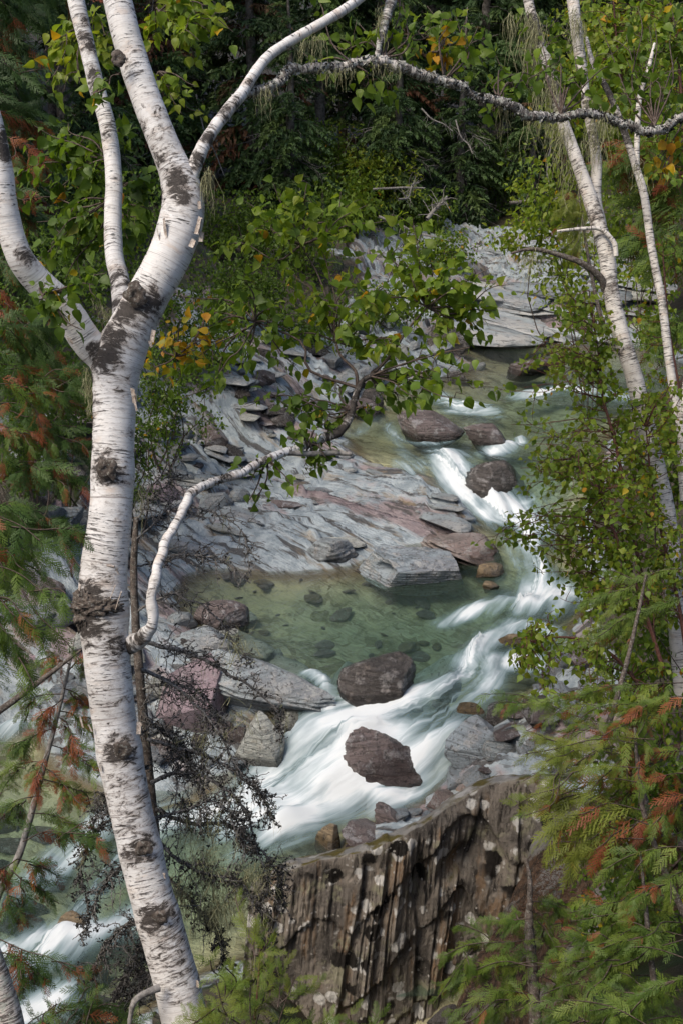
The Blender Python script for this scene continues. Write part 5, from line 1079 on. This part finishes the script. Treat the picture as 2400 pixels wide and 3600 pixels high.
c5.stem([(860, 3850), (880, 3700), (905, 3500), (915, 3330)], 4.6, [14, 12, 8, 4], 'stem', 'twig_red', 30, 8, [], .1, 80)
c5.boughs([((880, 3700), (760, 3450)), ((890, 3650), (900, 3250)), ((880, 3720), (1040, 3430)), ((860, 3750), (700, 3560)), ((900, 3700), (1150, 3590)), ((900, 3600), (960, 3400)), ((880, 3600), (820, 3420))], 4.6, 12, .11, .45, .66, .0, hang=-.25, sag=.03)
c5.boughs([((1300, 3800), (1230, 3570)), ((1250, 3760), (1330, 3580)), ((1200, 3750), (1150, 3590))], 4.6, 9, .10, .3, .6, .0, hang=-.25, sag=.03)
c5.end(0)
c6 = Cedar('cedar_tree', 'drooping cedar with rusty dead sprays left of the birch trunk', 'tree', at(-150, 2400, 7.2), 'cedars', 81)
c6.stem([(-150, 2400), (-110, 1900), (-90, 1500), (-70, 1100), (-60, 800)], 7.2, [60, 56, 50, 40, 30], 'trunk', 'bark_dark', 50, 12, [], .15, 82)
c6.boughs([((-60, 1100), (190, 1180)), ((-60, 1220), (260, 1290)), ((-60, 1420), (270, 1500)), ((-60, 1520), (290, 1560)), ((-60, 1620), (270, 1680)), ((-60, 1320), (290, 1380))], 7.0, 17, .20, .0, .34, .08)
c6.boughs([((-60, 1280), (270, 1340)), ((-60, 1350), (290, 1430)), ((-60, 1460), (200, 1570)), ((-60, 1560), (120, 1650)), ((120, 1650), (310, 1720)), ((-60, 1000), (120, 1150))], 6.8, 9, .17, .25, .5, .42)
c6.boughs([((-80, 850), (110, 1000)), ((-80, 700), (120, 760)), ((-60, 1180), (230, 1130)), ((-60, 600), (90, 680)), ((60, 1800), (250, 1880)), ((-60, 1750), (200, 1850))], 6.9, 14, .19, -.04, .28, .12)
c6.boughs([((-60, 420), (140, 560)), ((-60, 480), (110, 620)), ((-60, 380), (160, 440))], 7.5, 10, .22, .2, .4, .6)
c6.end(1)
c7 = Cedar('cedar_tree', 'hanging green cedar sprays close at the left edge', 'tree', at(-250, 2600, 4.2), 'cedars', 83)
c7.stem([(-250, 2600), (-200, 2200), (-180, 1900), (-170, 1700)], 4.3, [40, 36, 30, 20], 'trunk', 'bark_dark', 30, 12, [], .15, 84)
c7.boughs([((-160, 1750), (140, 1900)), ((-160, 1880), (200, 1990)), ((-160, 1960), (190, 2120)), ((-160, 2040), (160, 2230)), ((-160, 2100), (90, 2290)), ((-160, 1830), (90, 2050))], 4.3, 13, .15, .2, .52, .03, hang=.7)
c7.end(0)
c8 = Cedar('cedar_tree', 'ragged cedar with orange dead twigs at the lower left', 'tree', at(-40, 3400, 5.4), 'cedars', 85)
c8.stem([(-60, 3400), (-15, 3170), (61, 3021), (100, 2899), (153, 2700), (199, 2527), (245, 2336), (262, 2240)], 5.5, [30, 28, 26, 24, 20, 16, 10, 5], 'trunk', 'bark_grey', 60, 12, [], .12, 86)
c8.stem([(-40, 2527), (80, 2440), (200, 2350), (285, 2285)], 5.3, [26, 22, 16, 8], 'branch', 'bark_dark', 40, 10, [], .12, 87)
c8.boughs([((245, 2336), (160, 2290)), ((240, 2360), (340, 2290)), ((220, 2440), (70, 2480)), ((210, 2500), (330, 2560)), ((190, 2560), (40, 2620)), ((180, 2620), (330, 2700)), ((160, 2680), (20, 2720)), ((150, 2740), (320, 2790)), ((130, 2800), (-20, 2860)), ((110, 2860), (260, 2900))], 5.45, 12, .12, .25, .58, .14, jit=.15)
c8.boughs([((225, 2420), (310, 2480)), ((200, 2520), (280, 2620)), ((170, 2640), (110, 2780)), ((150, 2700), (260, 2800)), ((61, 3021), (-30, 3080)), ((215, 2460), (130, 2530))], 5.4, 8, .12, .3, .55, .6, jit=.15)
c8.boughs([((61, 3021), (200, 3080)), ((40, 3060), (170, 3150)), ((20, 3110), (60, 3250)), ((-30, 3290), (270, 3420)), ((-30, 3340), (160, 3440)), ((80, 2960), (350, 2940))], 5.3, 10, .14, .08, .4, .25, jit=.15)
c8.boughs([((100, 3650), (330, 3490)), ((150, 3650), (420, 3540)), ((60, 3640), (200, 3530)), ((250, 3660), (480, 3600)), ((300, 3640), (330, 3520))], 5.0, 11, .14, .12, .45, .05, jit=.15)
c8.end(0)
c9 = Cedar('cedar_tree', 'dark cedar boughs in the upper left corner', 'tree', at(-220, 700, 7.5), 'cedars', 88)
c9.stem([(-220, 700), (-160, 300), (-130, -100)], 7.6, [60, 52, 44], 'trunk', 'bark_dark', 30, 12, [], .15, 89)
c9.boughs([((-120, -60), (180, 60)), ((-120, 30), (130, 180)), ((-120, 120), (120, 300)), ((-120, 220), (90, 380)), ((-120, -100), (260, 0)), ((-120, 300), (120, 400))], 7.5, 15, .22, -.1, .18, .04)
c9.end(1)
c10 = Cedar('cedar_tree', 'green cedar behind the leaning birch on the right', 'tree', at(2500, 1500, 12), 'cedars', 90)
c10.stem([(2500, 1500), (2480, 1000), (2460, 600)], 12, [50, 44, 36], 'trunk', 'bark_dark', 30, 12, [], .15, 91)
c10.boughs([((2480, 560), (2130, 640)), ((2480, 640), (2180, 720)), ((2480, 740), (2200, 830)), ((2480, 850), (2330, 900)), ((2480, 1100), (2290, 1180)), ((2480, 480), (2180, 580))], 12, 15, .42, .2, .56, .08)
c10.boughs([((2480, 600), (2140, 560)), ((2480, 520), (2170, 500)), ((2480, 680), (2230, 660))], 11.8, 10, .34, .4, .5, .6)
c10.end(0)
c11 = Cedar('conifer_sapling', 'mossy drooping conifer between the lichen hung birch and the far slabs', 'tree', at(2120, 1150, 10.5), 'cedars', 92)
c11.stem([(2120, 1150), (2075, 950), (2045, 760), (2030, 640)], 10.5, [14, 12, 9, 4], 'trunk', 'bark_dark', 30, 8, [], .15, 93)
c11.boughs([((2040, 680), (1970, 730)), ((2050, 740), (1990, 820)), ((2060, 800), (2010, 880)), ((2045, 660), (2080, 700))], 10.5, 9, .2, .55, .72, .05, hang=.8)
c11.end(1)

# ------------------------------------------------------------------ the dead spruce behind the birch trunk
ds = Tree('dead_spruce', 'dead spruce with drooping twigs crusted in black lichen behind the birch', 'tree', at(580, 3750, 5.75), seed=95)
dR, _ = ds.stem([(590, 3750), (570, 3300), (545, 2950), (520, 2700), (497, 2450), (478, 2200), (470, 2000), (480, 1820)], 5.75, [44, 42, 38, 36, 34, 30, 26, 18], 'trunk', 'bark_dark', 90, 14, [], .15, 96)
crumb = Geo(); twg = Geo(); brd = Geo(); rg = ds.rng
def dead_branch(pts, t, w, nt, crumbs, beards=0, droop=.2, tl=.22):
    A = np.array([np.append(at(a, b, t), .5 * ww * pxm(t)) for (a, b), ww in zip(pts, np.linspace(w, 2.5, len(pts)))]); R = spline(A, 30)
    P = R[:, :3] + np.cumsum(rg.normal(size=(30, 3)) * .004, 0); tube(twg, P, R[:, 3], 6, lump=.2, cap=False)
    paths = [(P, R[:, 3])]
    for k in range(int(nt * 1.7)):
        i = rg.integers(3, 30); d = nrm(nrm(P[min(i + 1, 29)] - P[i - 1]) * .5 + rg.normal(size=3) * .75 + [0, 0, -droop]); L = tl * rg.uniform(.3, 1.0) * (1.1 - i / 40)
        m = 9; Q = P[i] + np.cumsum(np.vstack([np.zeros(3), (d + rg.normal(size=(m - 1, 3)) * .38 + [0, 0, -.06]) * L / m]), 0)
        tube(twg, Q, np.linspace(.0034, .0018, m), 3, cap=False); paths.append((Q, np.full(m, .003)))
        for j in range(rg.integers(1, 5)):
            i2 = rg.integers(2, m); d2 = nrm(d * .4 + rg.normal(size=3)); L2 = L * rg.uniform(.2, .5); Q2 = Q[i2] + np.cumsum(np.vstack([np.zeros(3), (d2 + rg.normal(size=(5, 3)) * .4) * L2 / 5]), 0)
            tube(twg, Q2, np.linspace(.0022, .0014, 6), 3, cap=False); paths.append((Q2, np.full(6, .002)))
    for k in range(int(crumbs * 3.0)):
        Q, r = paths[rg.integers(len(paths)) if rg.random() < .75 else 0]; i = rg.integers(len(Q)); c = Q[i] + (Q[min(i + 1, len(Q) - 1)] - Q[i]) * rg.random() + rg.normal(size=3) * .005; s = rg.uniform(.002, .0065)
        v = rg.normal(size=(4, 3)) * s; crumb.add(c + v, None, [(0, 1, 2), (0, 2, 3), (0, 3, 1), (1, 3, 2)])
    if beards:
        for k in range(beards):
            Q, r = paths[rg.integers(len(paths))]; i = rg.integers(len(Q)); beard(brd, Q[i], Q[i] + rg.normal(size=3) * .01, 7, rg.uniform(.05, .22), rg, .0011, .016)
T5 = 5.6
for pts, w, nt, cr, bd in [([(500, 2262), (650, 2290), (765, 2336), (880, 2412), (957, 2489), (985, 2600)], 16, 46, 160, 6), ([(490, 2150), (600, 2080), (720, 2120), (830, 2230), (900, 2330)], 10, 34, 60, 2), ([(480, 1900), (600, 1800), (720, 1800), (840, 1870), (880, 2000)], 8, 36, 40, 1),
                           ([(480, 1990), (620, 1950), (760, 1960), (870, 2030)], 7, 30, 40, 1), ([(500, 2350), (640, 2420), (760, 2540), (840, 2660), (930, 2760)], 14, 44, 200, 8), ([(520, 2600), (680, 2640), (820, 2700), (930, 2800), (960, 2900)], 14, 48, 320, 12),
                           ([(530, 2750), (660, 2720), (790, 2760), (880, 2850), (930, 3000), (960, 3130)], 16, 50, 420, 16), ([(540, 2850), (680, 2900), (800, 2900), (900, 2980), (980, 3080), (1010, 3200)], 16, 50, 460, 18), ([(550, 2950), (680, 3050), (800, 3080), (890, 3180), (940, 3300)], 14, 46, 460, 20),
                           ([(560, 3050), (680, 3180), (760, 3260), (800, 3370)], 12, 40, 420, 14), ([(545, 2880), (640, 2850), (740, 2830), (830, 2900), (870, 3010)], 12, 40, 340, 16), ([(520, 2700), (420, 2760), (340, 2850), (300, 2970)], 10, 40, 300, 3), ([(530, 2800), (430, 2880), (340, 2930), (280, 3060), (290, 3180)], 10, 44, 340, 3),
                           ([(550, 2960), (440, 3060), (370, 3150), (330, 3300)], 9, 36, 220, 2), ([(570, 3250), (450, 3260), (370, 3330), (310, 3480)], 12, 40, 260, 4), ([(570, 3350), (460, 3400), (390, 3480), (340, 3600)], 12, 40, 280, 4), ([(575, 3400), (500, 3470), (450, 3560), (430, 3680)], 12, 40, 280, 5), ([(560, 3250), (480, 3330), (430, 3450), (420, 3580)], 10, 40, 240, 4),
                           ([(480, 1830), (540, 1740), (600, 1680), (640, 1600)], 7, 30, 30, 1), ([(505, 2500), (560, 2560), (640, 2640), (700, 2760)], 10, 36, 220, 6), ([(500, 2420), (600, 2400), (700, 2440), (770, 2560)], 9, 36, 140, 3)]:
    dead_branch(pts, T5 + rg.uniform(-.25, .2), w, nt, cr, bd)
twg.build('branches', M['twig_grey'], ds.root)['kind'] = 'stuff'; crumb.build('black_lichen', M['lichen_black'], ds.root, smooth=False)['kind'] = 'stuff'
for a, b, n, L in [((700, 2980), (760, 3080), 260, .34), ((820, 3120), (930, 3060), 260, .30), ((640, 2850), (720, 2880), 120, .25), ((720, 3180), (800, 3200), 220, .30), ((820, 2240), (850, 2280), 70, .16), ((700, 2560), (740, 2600), 70, .14), ((840, 2510), (850, 2530), 50, .16), ((620, 3080), (660, 3160), 120, .25)]:
    beard(brd, at(*a, 5.5), at(*b, 5.5), int(n * .75), L * .7, rg, .0017, .06)
brd.build('beard_lichen', M['lichen_pale'], ds.root)['kind'] = 'stuff'
ds.finish()
# a second birch foot in the corner, a bleached snag by the trunk
b5 = Tree('birch_tree', 'dark birch stem cut off by the lower left corner', 'tree', at(60, 3800, 4.6), seed=97)
b5.stem([(70, 3800), (40, 3600), (5, 3480), (-40, 3350), (-120, 3200)], 4.6, [92, 88, 84, 80, 76], 'trunk', 'birch_lichen', 50, 24, [], .06, 98); b5.finish()
sn = Geo(); tube(sn, spline(np.array([at(560, 3475, 5.05), at(500, 3500, 5.0), at(470, 3530, 4.98), at(455, 3600, 5.0), at(440, 3700, 5.0)]), 24), np.linspace(.018, .006, 24), 8, lump=.3, seed=4)
tag(sn.build('dead_branch', M['bark_grey'], loc=tuple(at(560, 3475, 5.05))), 'short bleached broken branch at the foot of the birch', 'branch')

# ------------------------------------------------------------------ the forest across the creek
def spray_shape(seed, nt=13):
    """a drooping conifer bough of length 1 along +Y: a rib with hanging needle-clad twigs"""
    r = np.random.default_rng(seed); V = []
    def strip(p, d, L, w):
        s = nrm(np.cross(d, r.normal(size=3))); V.extend([p - s * w * 1.2, p + s * w * 1.2, p + d * L])
    rib = lambda y: np.array([0, y, .10 * math.sin(y * 2.6) - .42 * y * y])
    for k in range(6): a = rib(k / 6); b = rib((k + 1) / 6); strip(a, nrm(b - a), np.linalg.norm(b - a) * 1.15, .02)
    for k in range(nt):
        y = .12 + .85 * k / nt
        for sg in (-1, 1):
            L = .42 * (1.1 - y) * r.uniform(.6, 1.2); d = nrm(np.array([sg * .8, .55, -.25]) + r.normal(size=3) * .2); p = rib(y)
            for j in range(3):
                q = p + d * L * j / 3; strip(q, nrm(d + r.normal(size=3) * .25 + [0, 0, -.25 * j]), L * .5, .022)
                strip(q, nrm(d * .4 + r.normal(size=3) * .4 + [0, 0, -.6]), L * .38, .017)
    V = np.array(V); return V, np.arange(len(V)).reshape(-1, 3)
SPV, SPQ = spray_shape(3)
def conifer_meshes(seed, H=15.0, base=.12, wide=2.0, brown=.04, sparse=1.0):
    r = np.random.default_rng(seed); n = int(210 * sparse); zf = base + (1 - base) * (np.arange(n) + r.random(n)) / n
    az = r.uniform(0, 2 * math.pi, n); rad = wide * (1.04 - zf) ** .8 * r.uniform(.55, 1.15, n) + .15
    P = np.stack([np.cos(az) * .08, np.sin(az) * .08, zf * H], 1); D = np.stack([np.cos(az), np.sin(az), .1 - .35 * (1 - zf) + r.normal(size=n) * .12], 1)
    N = np.array([0, 0, 1.]) + r.normal(size=(n, 3)) * .2; t = r.uniform(.1, .75, n); bm_ = r.random(n) < brown; t[bm_] = r.uniform(.88, 1, bm_.sum())
    g = Geo(); scatter(g, P, frames(D, N), rad, t, SPV, SPQ); crown = g.mesh('crown', M['conifer'], smooth=False)
    g = Geo(); z = np.linspace(-.6, 1, 24); Q = np.stack([.06 * np.sin(z * 5 + seed), .06 * np.cos(z * 4 + seed), z * H], 1); tube(g, Q, .17 * (1.03 - np.clip(z, 0, 1)) + .01, 10, lump=.1, seed=seed); trunk = g.mesh('trunk', M['bark_far'])
    g = Geo()
    for k in range(70):
        zz = r.uniform(.02, .5) * H; a = r.uniform(0, 6.28); L = wide * r.uniform(.3, .8); p = np.array([0, 0, zz]); d = np.array([math.cos(a), math.sin(a), -.25])
        Q = p + np.cumsum(np.vstack([np.zeros(3), (d + r.normal(size=(6, 3)) * .25 + [0, 0, -.1]) * L / 6]), 0); tube(g, Q, np.linspace(.02, .006, 7), 3, cap=False)
        for j in range(4):
            i = r.integers(2, 7); tube(g, Q[i] + np.cumsum(np.vstack([np.zeros(3), (nrm(r.normal(size=3) + d) + r.normal(size=(4, 3)) * .3 + [0, 0, -.3]) * L * .08]), 0), np.linspace(.009, .004, 5), 3, cap=False)
    return crown, trunk, g.mesh('dead_branches', M['twig_far'])
M['bark_far'] = mat_simple('grey brown conifer bark', (.07, .06, .054), (.18, .165, .15), 12, .9)
M['twig_far'] = mat_simple('grey dead boughs', (.05, .046, .042), (.15, .142, .135), 10, .9)
CON = [conifer_meshes(1, 15, .08, 2.1, .03), conifer_meshes(2, 17, .22, 2.3, .02, 1.05), conifer_meshes(3, 12, .03, 1.9, .16), conifer_meshes(4, 6, .0, 1.5, .02, .7)]
def conifer(k, p, rz, s, label, group='dark conifers across the creek'):
    p = np.asarray(p, float); root = thing('conifer', label, 'tree', p, group); root.rotation_euler = (0, 0, rz); root.scale = (s, s, s)
    for nm, me in zip(('crown', 'trunk', 'dead_branches'), CON[k]):
        o = bpy.data.objects.new(nm, me); COL.objects.link(o); o.parent = tk if nm == 'dead_branches' else root
        if nm == 'trunk': tk = o
        else: o['kind'] = 'stuff'
    return root
def gz2(x, y): return float(ground0([x], [y])[0])
rr = random.Random(91)
row = [(-13, 36, 1), (-10.5, 33, 0), (-8.4, 35.5, 1), (-6.3, 33.2, 2), (-4.4, 35.6, 0), (-2.6, 34.2, 2), (-.6, 36.5, 1), (1.2, 37.4, 2), (2.9, 39.6, 0), (4.6, 38.8, 1), (6.4, 41.5, 0), (8.3, 40.5, 2), (10.2, 41.5, 1), (12.4, 39, 0), (14.8, 40, 1),
       (-12, 42, 0), (-9, 41.5, 1), (-6, 41.8, 0), (-3, 42.5, 1), (0, 43.2, 0), (3, 44.8, 1), (6, 46, 0), (9, 46, 1), (12, 45, 0), (15, 46, 1),
       (-7.2, 23, 2), (-9, 27, 0), (-6.6, 28.5, 1), (-9.5, 21.5, 1), (-11.5, 24, 0), (-4.6, 30.2, 2), (-12, 29.5, 1), (-8, 18, 2), (-10, 16, 2), (-7.0, 16, 3), (-6.0, 19.8, 3), (-5.2, 25.5, 3),
       (11.5, 24, 0), (13, 28, 1), (12.5, 33, 0), (14.5, 36, 1), (10.5, 30, 2), (9.6, 36.4, 3), (-14.5, 38, 0), (-15, 32, 1), (-1.4, 31.8, 3), (1.6, 34.9, 3), (5.9, 36.9, 3), (3.7, 36.6, 3)]
spots = ['behind the birch fork', 'above the left bank shrubs', 'in the middle of the far forest', 'above the far slabs', 'in the upper right']
ORD = ['first', 'second', 'third', 'fourth', 'fifth', 'sixth', 'seventh', 'eighth', 'ninth', 'tenth', 'eleventh', 'twelfth', 'thirteenth', 'fourteenth']
row = sorted(row, key=lambda a: a[0] / a[1]); cnts = {}
for x, y, k in row:
    u = (x / y / .96) / TANH; sp = spots[0] if u < -.55 else spots[1] if u < -.2 else spots[2] if u < .25 else spots[3] if u < .65 else spots[4]
    kind = ['dense dark spruce', 'tall bare trunked spruce', 'rusty tinged hemlock', 'low young spruce'][k]; dd = 'near the creek' if y < 30 else 'in the front row' if y < 40.6 else 'in the back row'
    key = (kind, sp, dd); c = cnts[key] = cnts.get(key, 0) + 1
    conifer(k, (x, y, gz2(x, y) - .2), rr.uniform(0, 6.3), rr.uniform(.9, 1.15), f'{kind} {dd} {sp}' + (f', {ORD[c - 1]} one' if c > 1 else ''))
SPV2, SPQ2 = spray_shape(5, 4)
def far_forest():
    """the wooded hillside beyond: one mass that closes the gaps between the nearer trunks"""
    rg = np.random.default_rng(17); g = Geo(); gt = Geo()
    for i in range(36):
        x = -36 + i * 2.0 + rg.uniform(-1, 1); y = rg.uniform(52, 64); z0 = gz2(x, y) - .3; H = rg.uniform(14, 20); n = 56
        zf = .04 + .96 * (np.arange(n) + rg.random(n)) / n; az = rg.uniform(0, 6.28, n); rad = 2.7 * (1.04 - zf) ** .8 * rg.uniform(.6, 1.15, n) + .2
        P = np.stack([x + np.cos(az) * .08, y + np.sin(az) * .08, z0 + zf * H], 1); D = np.stack([np.cos(az), np.sin(az), .1 - .35 * (1 - zf)], 1)
        scatter(g, P, frames(D, np.array([0, 0, 1.]) + rg.normal(size=(n, 3)) * .2), rad, rg.uniform(.1, .6, n), SPV2, SPQ2)
    tag(g.build('far_forest', M['conifer'], smooth=False), 'dark wooded hillside far behind the forest edge', 'forest', kind='stuff')
far_forest()

# shrubs and leafy undergrowth on the far banks
def bush(label, px, py, t, wpx, hpx, n, leaf, lo, hi, ye, seed, mat='leaf', name='shrub', depth=.7, stems=7):
    rg = np.random.default_rng(seed); w = wpx * pxm(t) * .5; h = hpx * pxm(t) * .5; c = at(px, py, t); foot = c - [0, 0, h]
    foot[2] = min(foot[2], gz2(foot[0], foot[1]) + .1)
    tr = Tree(name, label, 'shrub', foot, 'shrubs', seed); C = []
    for k in range(stems):
        e = c + rg.normal(size=3) * [w * .5, w * depth * .5, h * .45]; R = tr.twig(foot + rg.normal(size=3) * [.1, .1, 0], e, .014, .003, .1, 12); C.append(R[6:])
        for j in range(3): i = rg.integers(4, 11); C.append(tr.twig(R[i], R[i] + rg.normal(size=3) * [w * .35, w * .3, h * .3], .006, .002, .1, 8)[3:])
    C = np.concatenate(C); cl = C[rg.integers(len(C), size=n)]; P = cl + rg.normal(size=(n, 3)) * [w * .16, w * .16, h * .12]
    m = n // 3; P[:m] = c + np.clip(rg.normal(size=(m, 3)), -1.6, 1.6) * [w * .55, w * depth * .55, h * .5]
    tr.LP.append(P); tr.LF.append(leaf_poses(P, rg.normal(size=(n, 3)) * .3, rg, .4, .6)); tr.LS.append(leaf * rg.uniform(.6, 1.2, n)); tr.LT.append(green(rg, n, lo, hi, ye))
    return tr.finish('twig', 0, mat, SMALL_V, SMALL_T)
for a in [('dark small leaved shrub at the foot of the shadowed left bank', 850, 960, 22, 400, 300, 3400, .085, .0, .26, .01), ('leafy shrub on the bank right of the birch fork', 700, 1130, 19, 360, 300, 2600, .075, .02, .32, .03), ('shrub between the birch trunk and the rubble', 560, 1330, 17, 260, 260, 2200, .065, .02, .3, .03),
          ('yellow green maple shrub catching light at the forest edge', 1340, 590, 33, 260, 150, 2400, .13, .45, .66, .08), ('green shrub below the yellow maple shrub', 1200, 680, 31, 320, 200, 2600, .12, .2, .5, .05), ('dense shrub in the middle of the far bank', 1050, 800, 27, 360, 260, 2400, .10, .06, .36, .03),
          ('rust tinged shrub over the far bank rocks', 1530, 860, 30, 230, 130, 1200, .11, .15, .45, .25), ('slim grey green young tree at the forest edge above the slabs', 1745, 590, 36, 190, 330, 2600, .10, .04, .28, .02), ('shrub at the upper end of the far slabs', 1500, 720, 33, 230, 140, 1500, .12, .05, .34, .05),
          ('dark shrub hanging over the far pool edge', 1330, 1060, 26, 300, 170, 1500, .09, .02, .3, .04), ('shadowed shrub above the upper shelf', 1080, 1120, 23.5, 320, 220, 1800, .08, .02, .3, .03), ('pale green shrub under the far spruces', 830, 760, 27, 300, 220, 2400, .10, .04, .34, .02),
          ('bright leafy shrub on the right above the far slabs', 2300, 520, 26, 330, 240, 3400, .12, .3, .6, .1), ('tall leafy shrub behind the right hand birches', 2150, 250, 20, 460, 520, 6000, .12, .34, .64, .08), ('olive shrub beside the yellow maple shrub', 1150, 520, 34, 280, 200, 1800, .13, .1, .4, .12),
          ('dark shrub left of the birch trunk', 180, 900, 14, 420, 420, 3600, .07, .0, .28, .02), ('dark shrub deep behind the left cedar', 60, 1250, 13, 360, 420, 3200, .07, .0, .26, .02), ('shrub in shadow behind the second stem', 420, 760, 18, 420, 380, 3600, .08, .0, .26, .02), ('low shrub on the bank above the purple rock', 440, 1520, 15, 220, 180, 1300, .06, .03, .3, .03),
          ('leafy shrub on the right bank behind the thicket', 2380, 1560, 12, 260, 320, 1800, .07, .15, .5, .08), ('shrub filling the right bank below the leaning birch', 2330, 2250, 8.6, 300, 260, 2000, .05, .1, .5, .1), ('undergrowth bush beneath the right hand cedars', 2280, 2750, 7.0, 380, 380, 2600, .045, .02, .4, .1), ('undergrowth bush in the lower right corner', 2250, 3250, 6.2, 460, 460, 2800, .04, .02, .34, .08)]:
    bush(*a, seed=abs(hash(a[0][:9])) % 1 + int(a[1] + a[2]))
# fallen logs and grey snags
def log(label, a, b, t0, t1, w, seed, name='fallen_log', cat='log', twigs=0, mat='bark_grey', r1=.6):
    A = at(*a, t0); Bq = at(*b, t1); rg = np.random.default_rng(seed); R = spline(np.array([A, A + (Bq - A) * .4 + rg.normal(size=3) * .05, A + (Bq - A) * .7 + rg.normal(size=3) * .05, Bq]), 30); r = .5 * w * pxm(t0)
    root = thing(name, label, cat, A); g = Geo(); tube(g, R, np.linspace(r, r * r1, 30), 10, lump=.15, seed=seed); g.build('stem', M[mat], root)
    if twigs:
        g = Geo()
        for k in range(twigs):
            i = rg.integers(4, 29); d = nrm(rg.normal(size=3) + [0, 0, .25]); L = rg.uniform(.2, .9) * 5 * r + .25; tube(g, R[i] + np.cumsum(np.vstack([np.zeros(3), (d + rg.normal(size=(6, 3)) * .22) * L / 6]), 0), np.linspace(r * .25, r * .08, 7), 4, cap=False)
        g.build('stubs', M[mat], root)['kind'] = 'stuff'
log('straight grey log lying across the forest edge', (1310, 664), (1492, 660), 31, 31, 9, 1)
log('pale fallen log above the far slabs on the right', (2110, 690), (2240, 683), 30, 30, 9, 2)
log('dark fallen trunk along the top of the far slabs', (1790, 712), (1985, 694), 34, 34, 12, 3, twigs=10, mat='bark_far')
log('bleached snag leaning among the far spruces', (1925, 640), (1930, 470), 35, 35, 10, 4, 'dead_snag', 'snag')
log('grey root wad tipped over at the bank edge', (1500, 770), (1570, 690), 31, 31.5, 16, 5, 'dead_snag', 'snag', 26)
log('tangled grey branch by the log at the forest edge', (1400, 700), (1470, 640), 30.5, 31, 8, 6, 'dead_snag', 'snag', 30)
log('grey deadfall crossing below the yellow maple shrub', (1330, 760), (1520, 830), 29.5, 29.5, 10, 7, twigs=22)
log('slanting dead pole left of the far spruces', (690, 330), (790, 620), 30, 30, 6, 8, 'dead_snag', 'snag', 14)
log('thin grey dead pole right of the arching branch', (1600, 420), (1660, 540), 33, 33, 6, 9, 'dead_snag', 'snag', 16)
log('dead grey limb hanging below the arching branch', (1480, 380), (1590, 460), 32, 32, 6, 10, 'dead_snag', 'snag', 18)
# dead grass, twigs and litter on the bank behind the outcrop
def litter(label, poly, t0, t1, n, seed, mat, name='litter', L=.05):
    rg = np.random.default_rng(seed); g = Geo()
    for e in pick_poly(poly, n, rg):
        f = (e[1] - 2700) / 900; p = at(e[0], e[1], t0 + (t1 - t0) * f + rg.normal() * .04); m = 4; d = nrm(rg.normal(size=3) * [1, 1, .6])
        tube(g, p + np.cumsum(np.vstack([np.zeros(3), (d + rg.normal(size=(3, 3)) * .5) * L * rg.uniform(.4, 1.3) / 3]), 0), np.linspace(.0028, .0012, m), 3, cap=False)
    return tag(g.build(name, M[mat]), label, 'litter', kind='stuff')
M['dead_moss'] = mat_simple('brown dead moss', (.05, .026, .014), (.15, .08, .05), 50, .9, (.4, .36, .32), .35)
BANK = [(1900, 3010), (2080, 2950), (2250, 2900), (2430, 2850), (2430, 3300), (2200, 3300), (2050, 3180), (1950, 3200), (1880, 3320), (1780, 3400), (1690, 3380), (1740, 3260), (1850, 3150)]
def mound():
    rg = np.random.default_rng(3); rows = [[(1880, 2930, 9.0), (1980, 2870, 8.9), (2120, 2760, 8.7), (2300, 2650, 8.3), (2500, 2560, 8.0)], [(1830, 3080, 8.75), (1950, 3010, 8.5), (2100, 2940, 8.1), (2280, 2860, 7.7), (2500, 2780, 7.4)], [(1740, 3260, 8.55), (1860, 3180, 8.2), (2050, 3130, 7.7), (2250, 3080, 7.2), (2500, 3020, 6.9)],
            [(1660, 3420, 8.4), (1800, 3380, 8.0), (2000, 3330, 7.4), (2220, 3300, 6.9), (2500, 3250, 6.5)], [(1580, 3600, 8.2), (1760, 3580, 7.7), (1980, 3540, 7.1), (2200, 3520, 6.6), (2500, 3500, 6.2)], [(1560, 3800, 8.0), (1740, 3780, 7.5), (1960, 3760, 6.9), (2200, 3740, 6.4), (2500, 3720, 6.0)]]
    G = np.array([[at(*p) for p in r] for r in rows]); A = np.array([spline(r, 70) for r in G]); Bm = np.array([spline(A[:, k], 80) for k in range(70)])
    V = Bm.reshape(-1, 3); V = V + np.stack([0 * V[:, 0], -.10 * fbm(V * 3, 4, .6, 7), .08 * fbm(V * 5, 4, .6, 8)], 1); i = np.arange(69)[:, None] * 80; j = np.arange(79)[None]; Aq = i + j
    g = Geo(); g.add(V, np.stack([Aq, Aq + 1, Aq + 81, Aq + 80], -1).reshape(-1, 4)); tag(g.build('bank', M['bank']), 'mossy rock bank rising right of the ribbed outcrop', 'bank', kind='structure'); return Bm
def mat_bank():
    n = NT('rocky bank'); P = n.pos(); a = n.noise(P, 2.5, 6, .65); b = n.noise(P, 12, 6, .7); f = n.noise(P, 60, 4, .7)
    c = n.mix(n.step(b, .4, .62), (.03, .02, .013), (.11, .065, .04)); c = n.mix(n.math('MULTIPLY', n.step(f, .55, .68), .5), c, (.28, .24, .2))
    c = n.mix(n.step(a, .5, .58), c, n.mix(b, (.12, .11, .10), (.27, .255, .235))); c = n.mix(n.math('MULTIPLY', n.step(n.noise(P, 5, 4), .56, .66), .7), c, (.04, .045, .012))
    return n.done(n.princ(c, .85, n.bump(n.math('ADD', b, f), .9, .03), .2))
M['bank'] = mat_bank(); mound()
litter('brown dead moss and twigs on the bank beside the outcrop', BANK, 8.6, 7.0, 2800, 5, 'dead_moss')

# tidy the helper property that kept the parts in place
for o in bpy.data.objects:
    if '_o' in o: del o['_o']
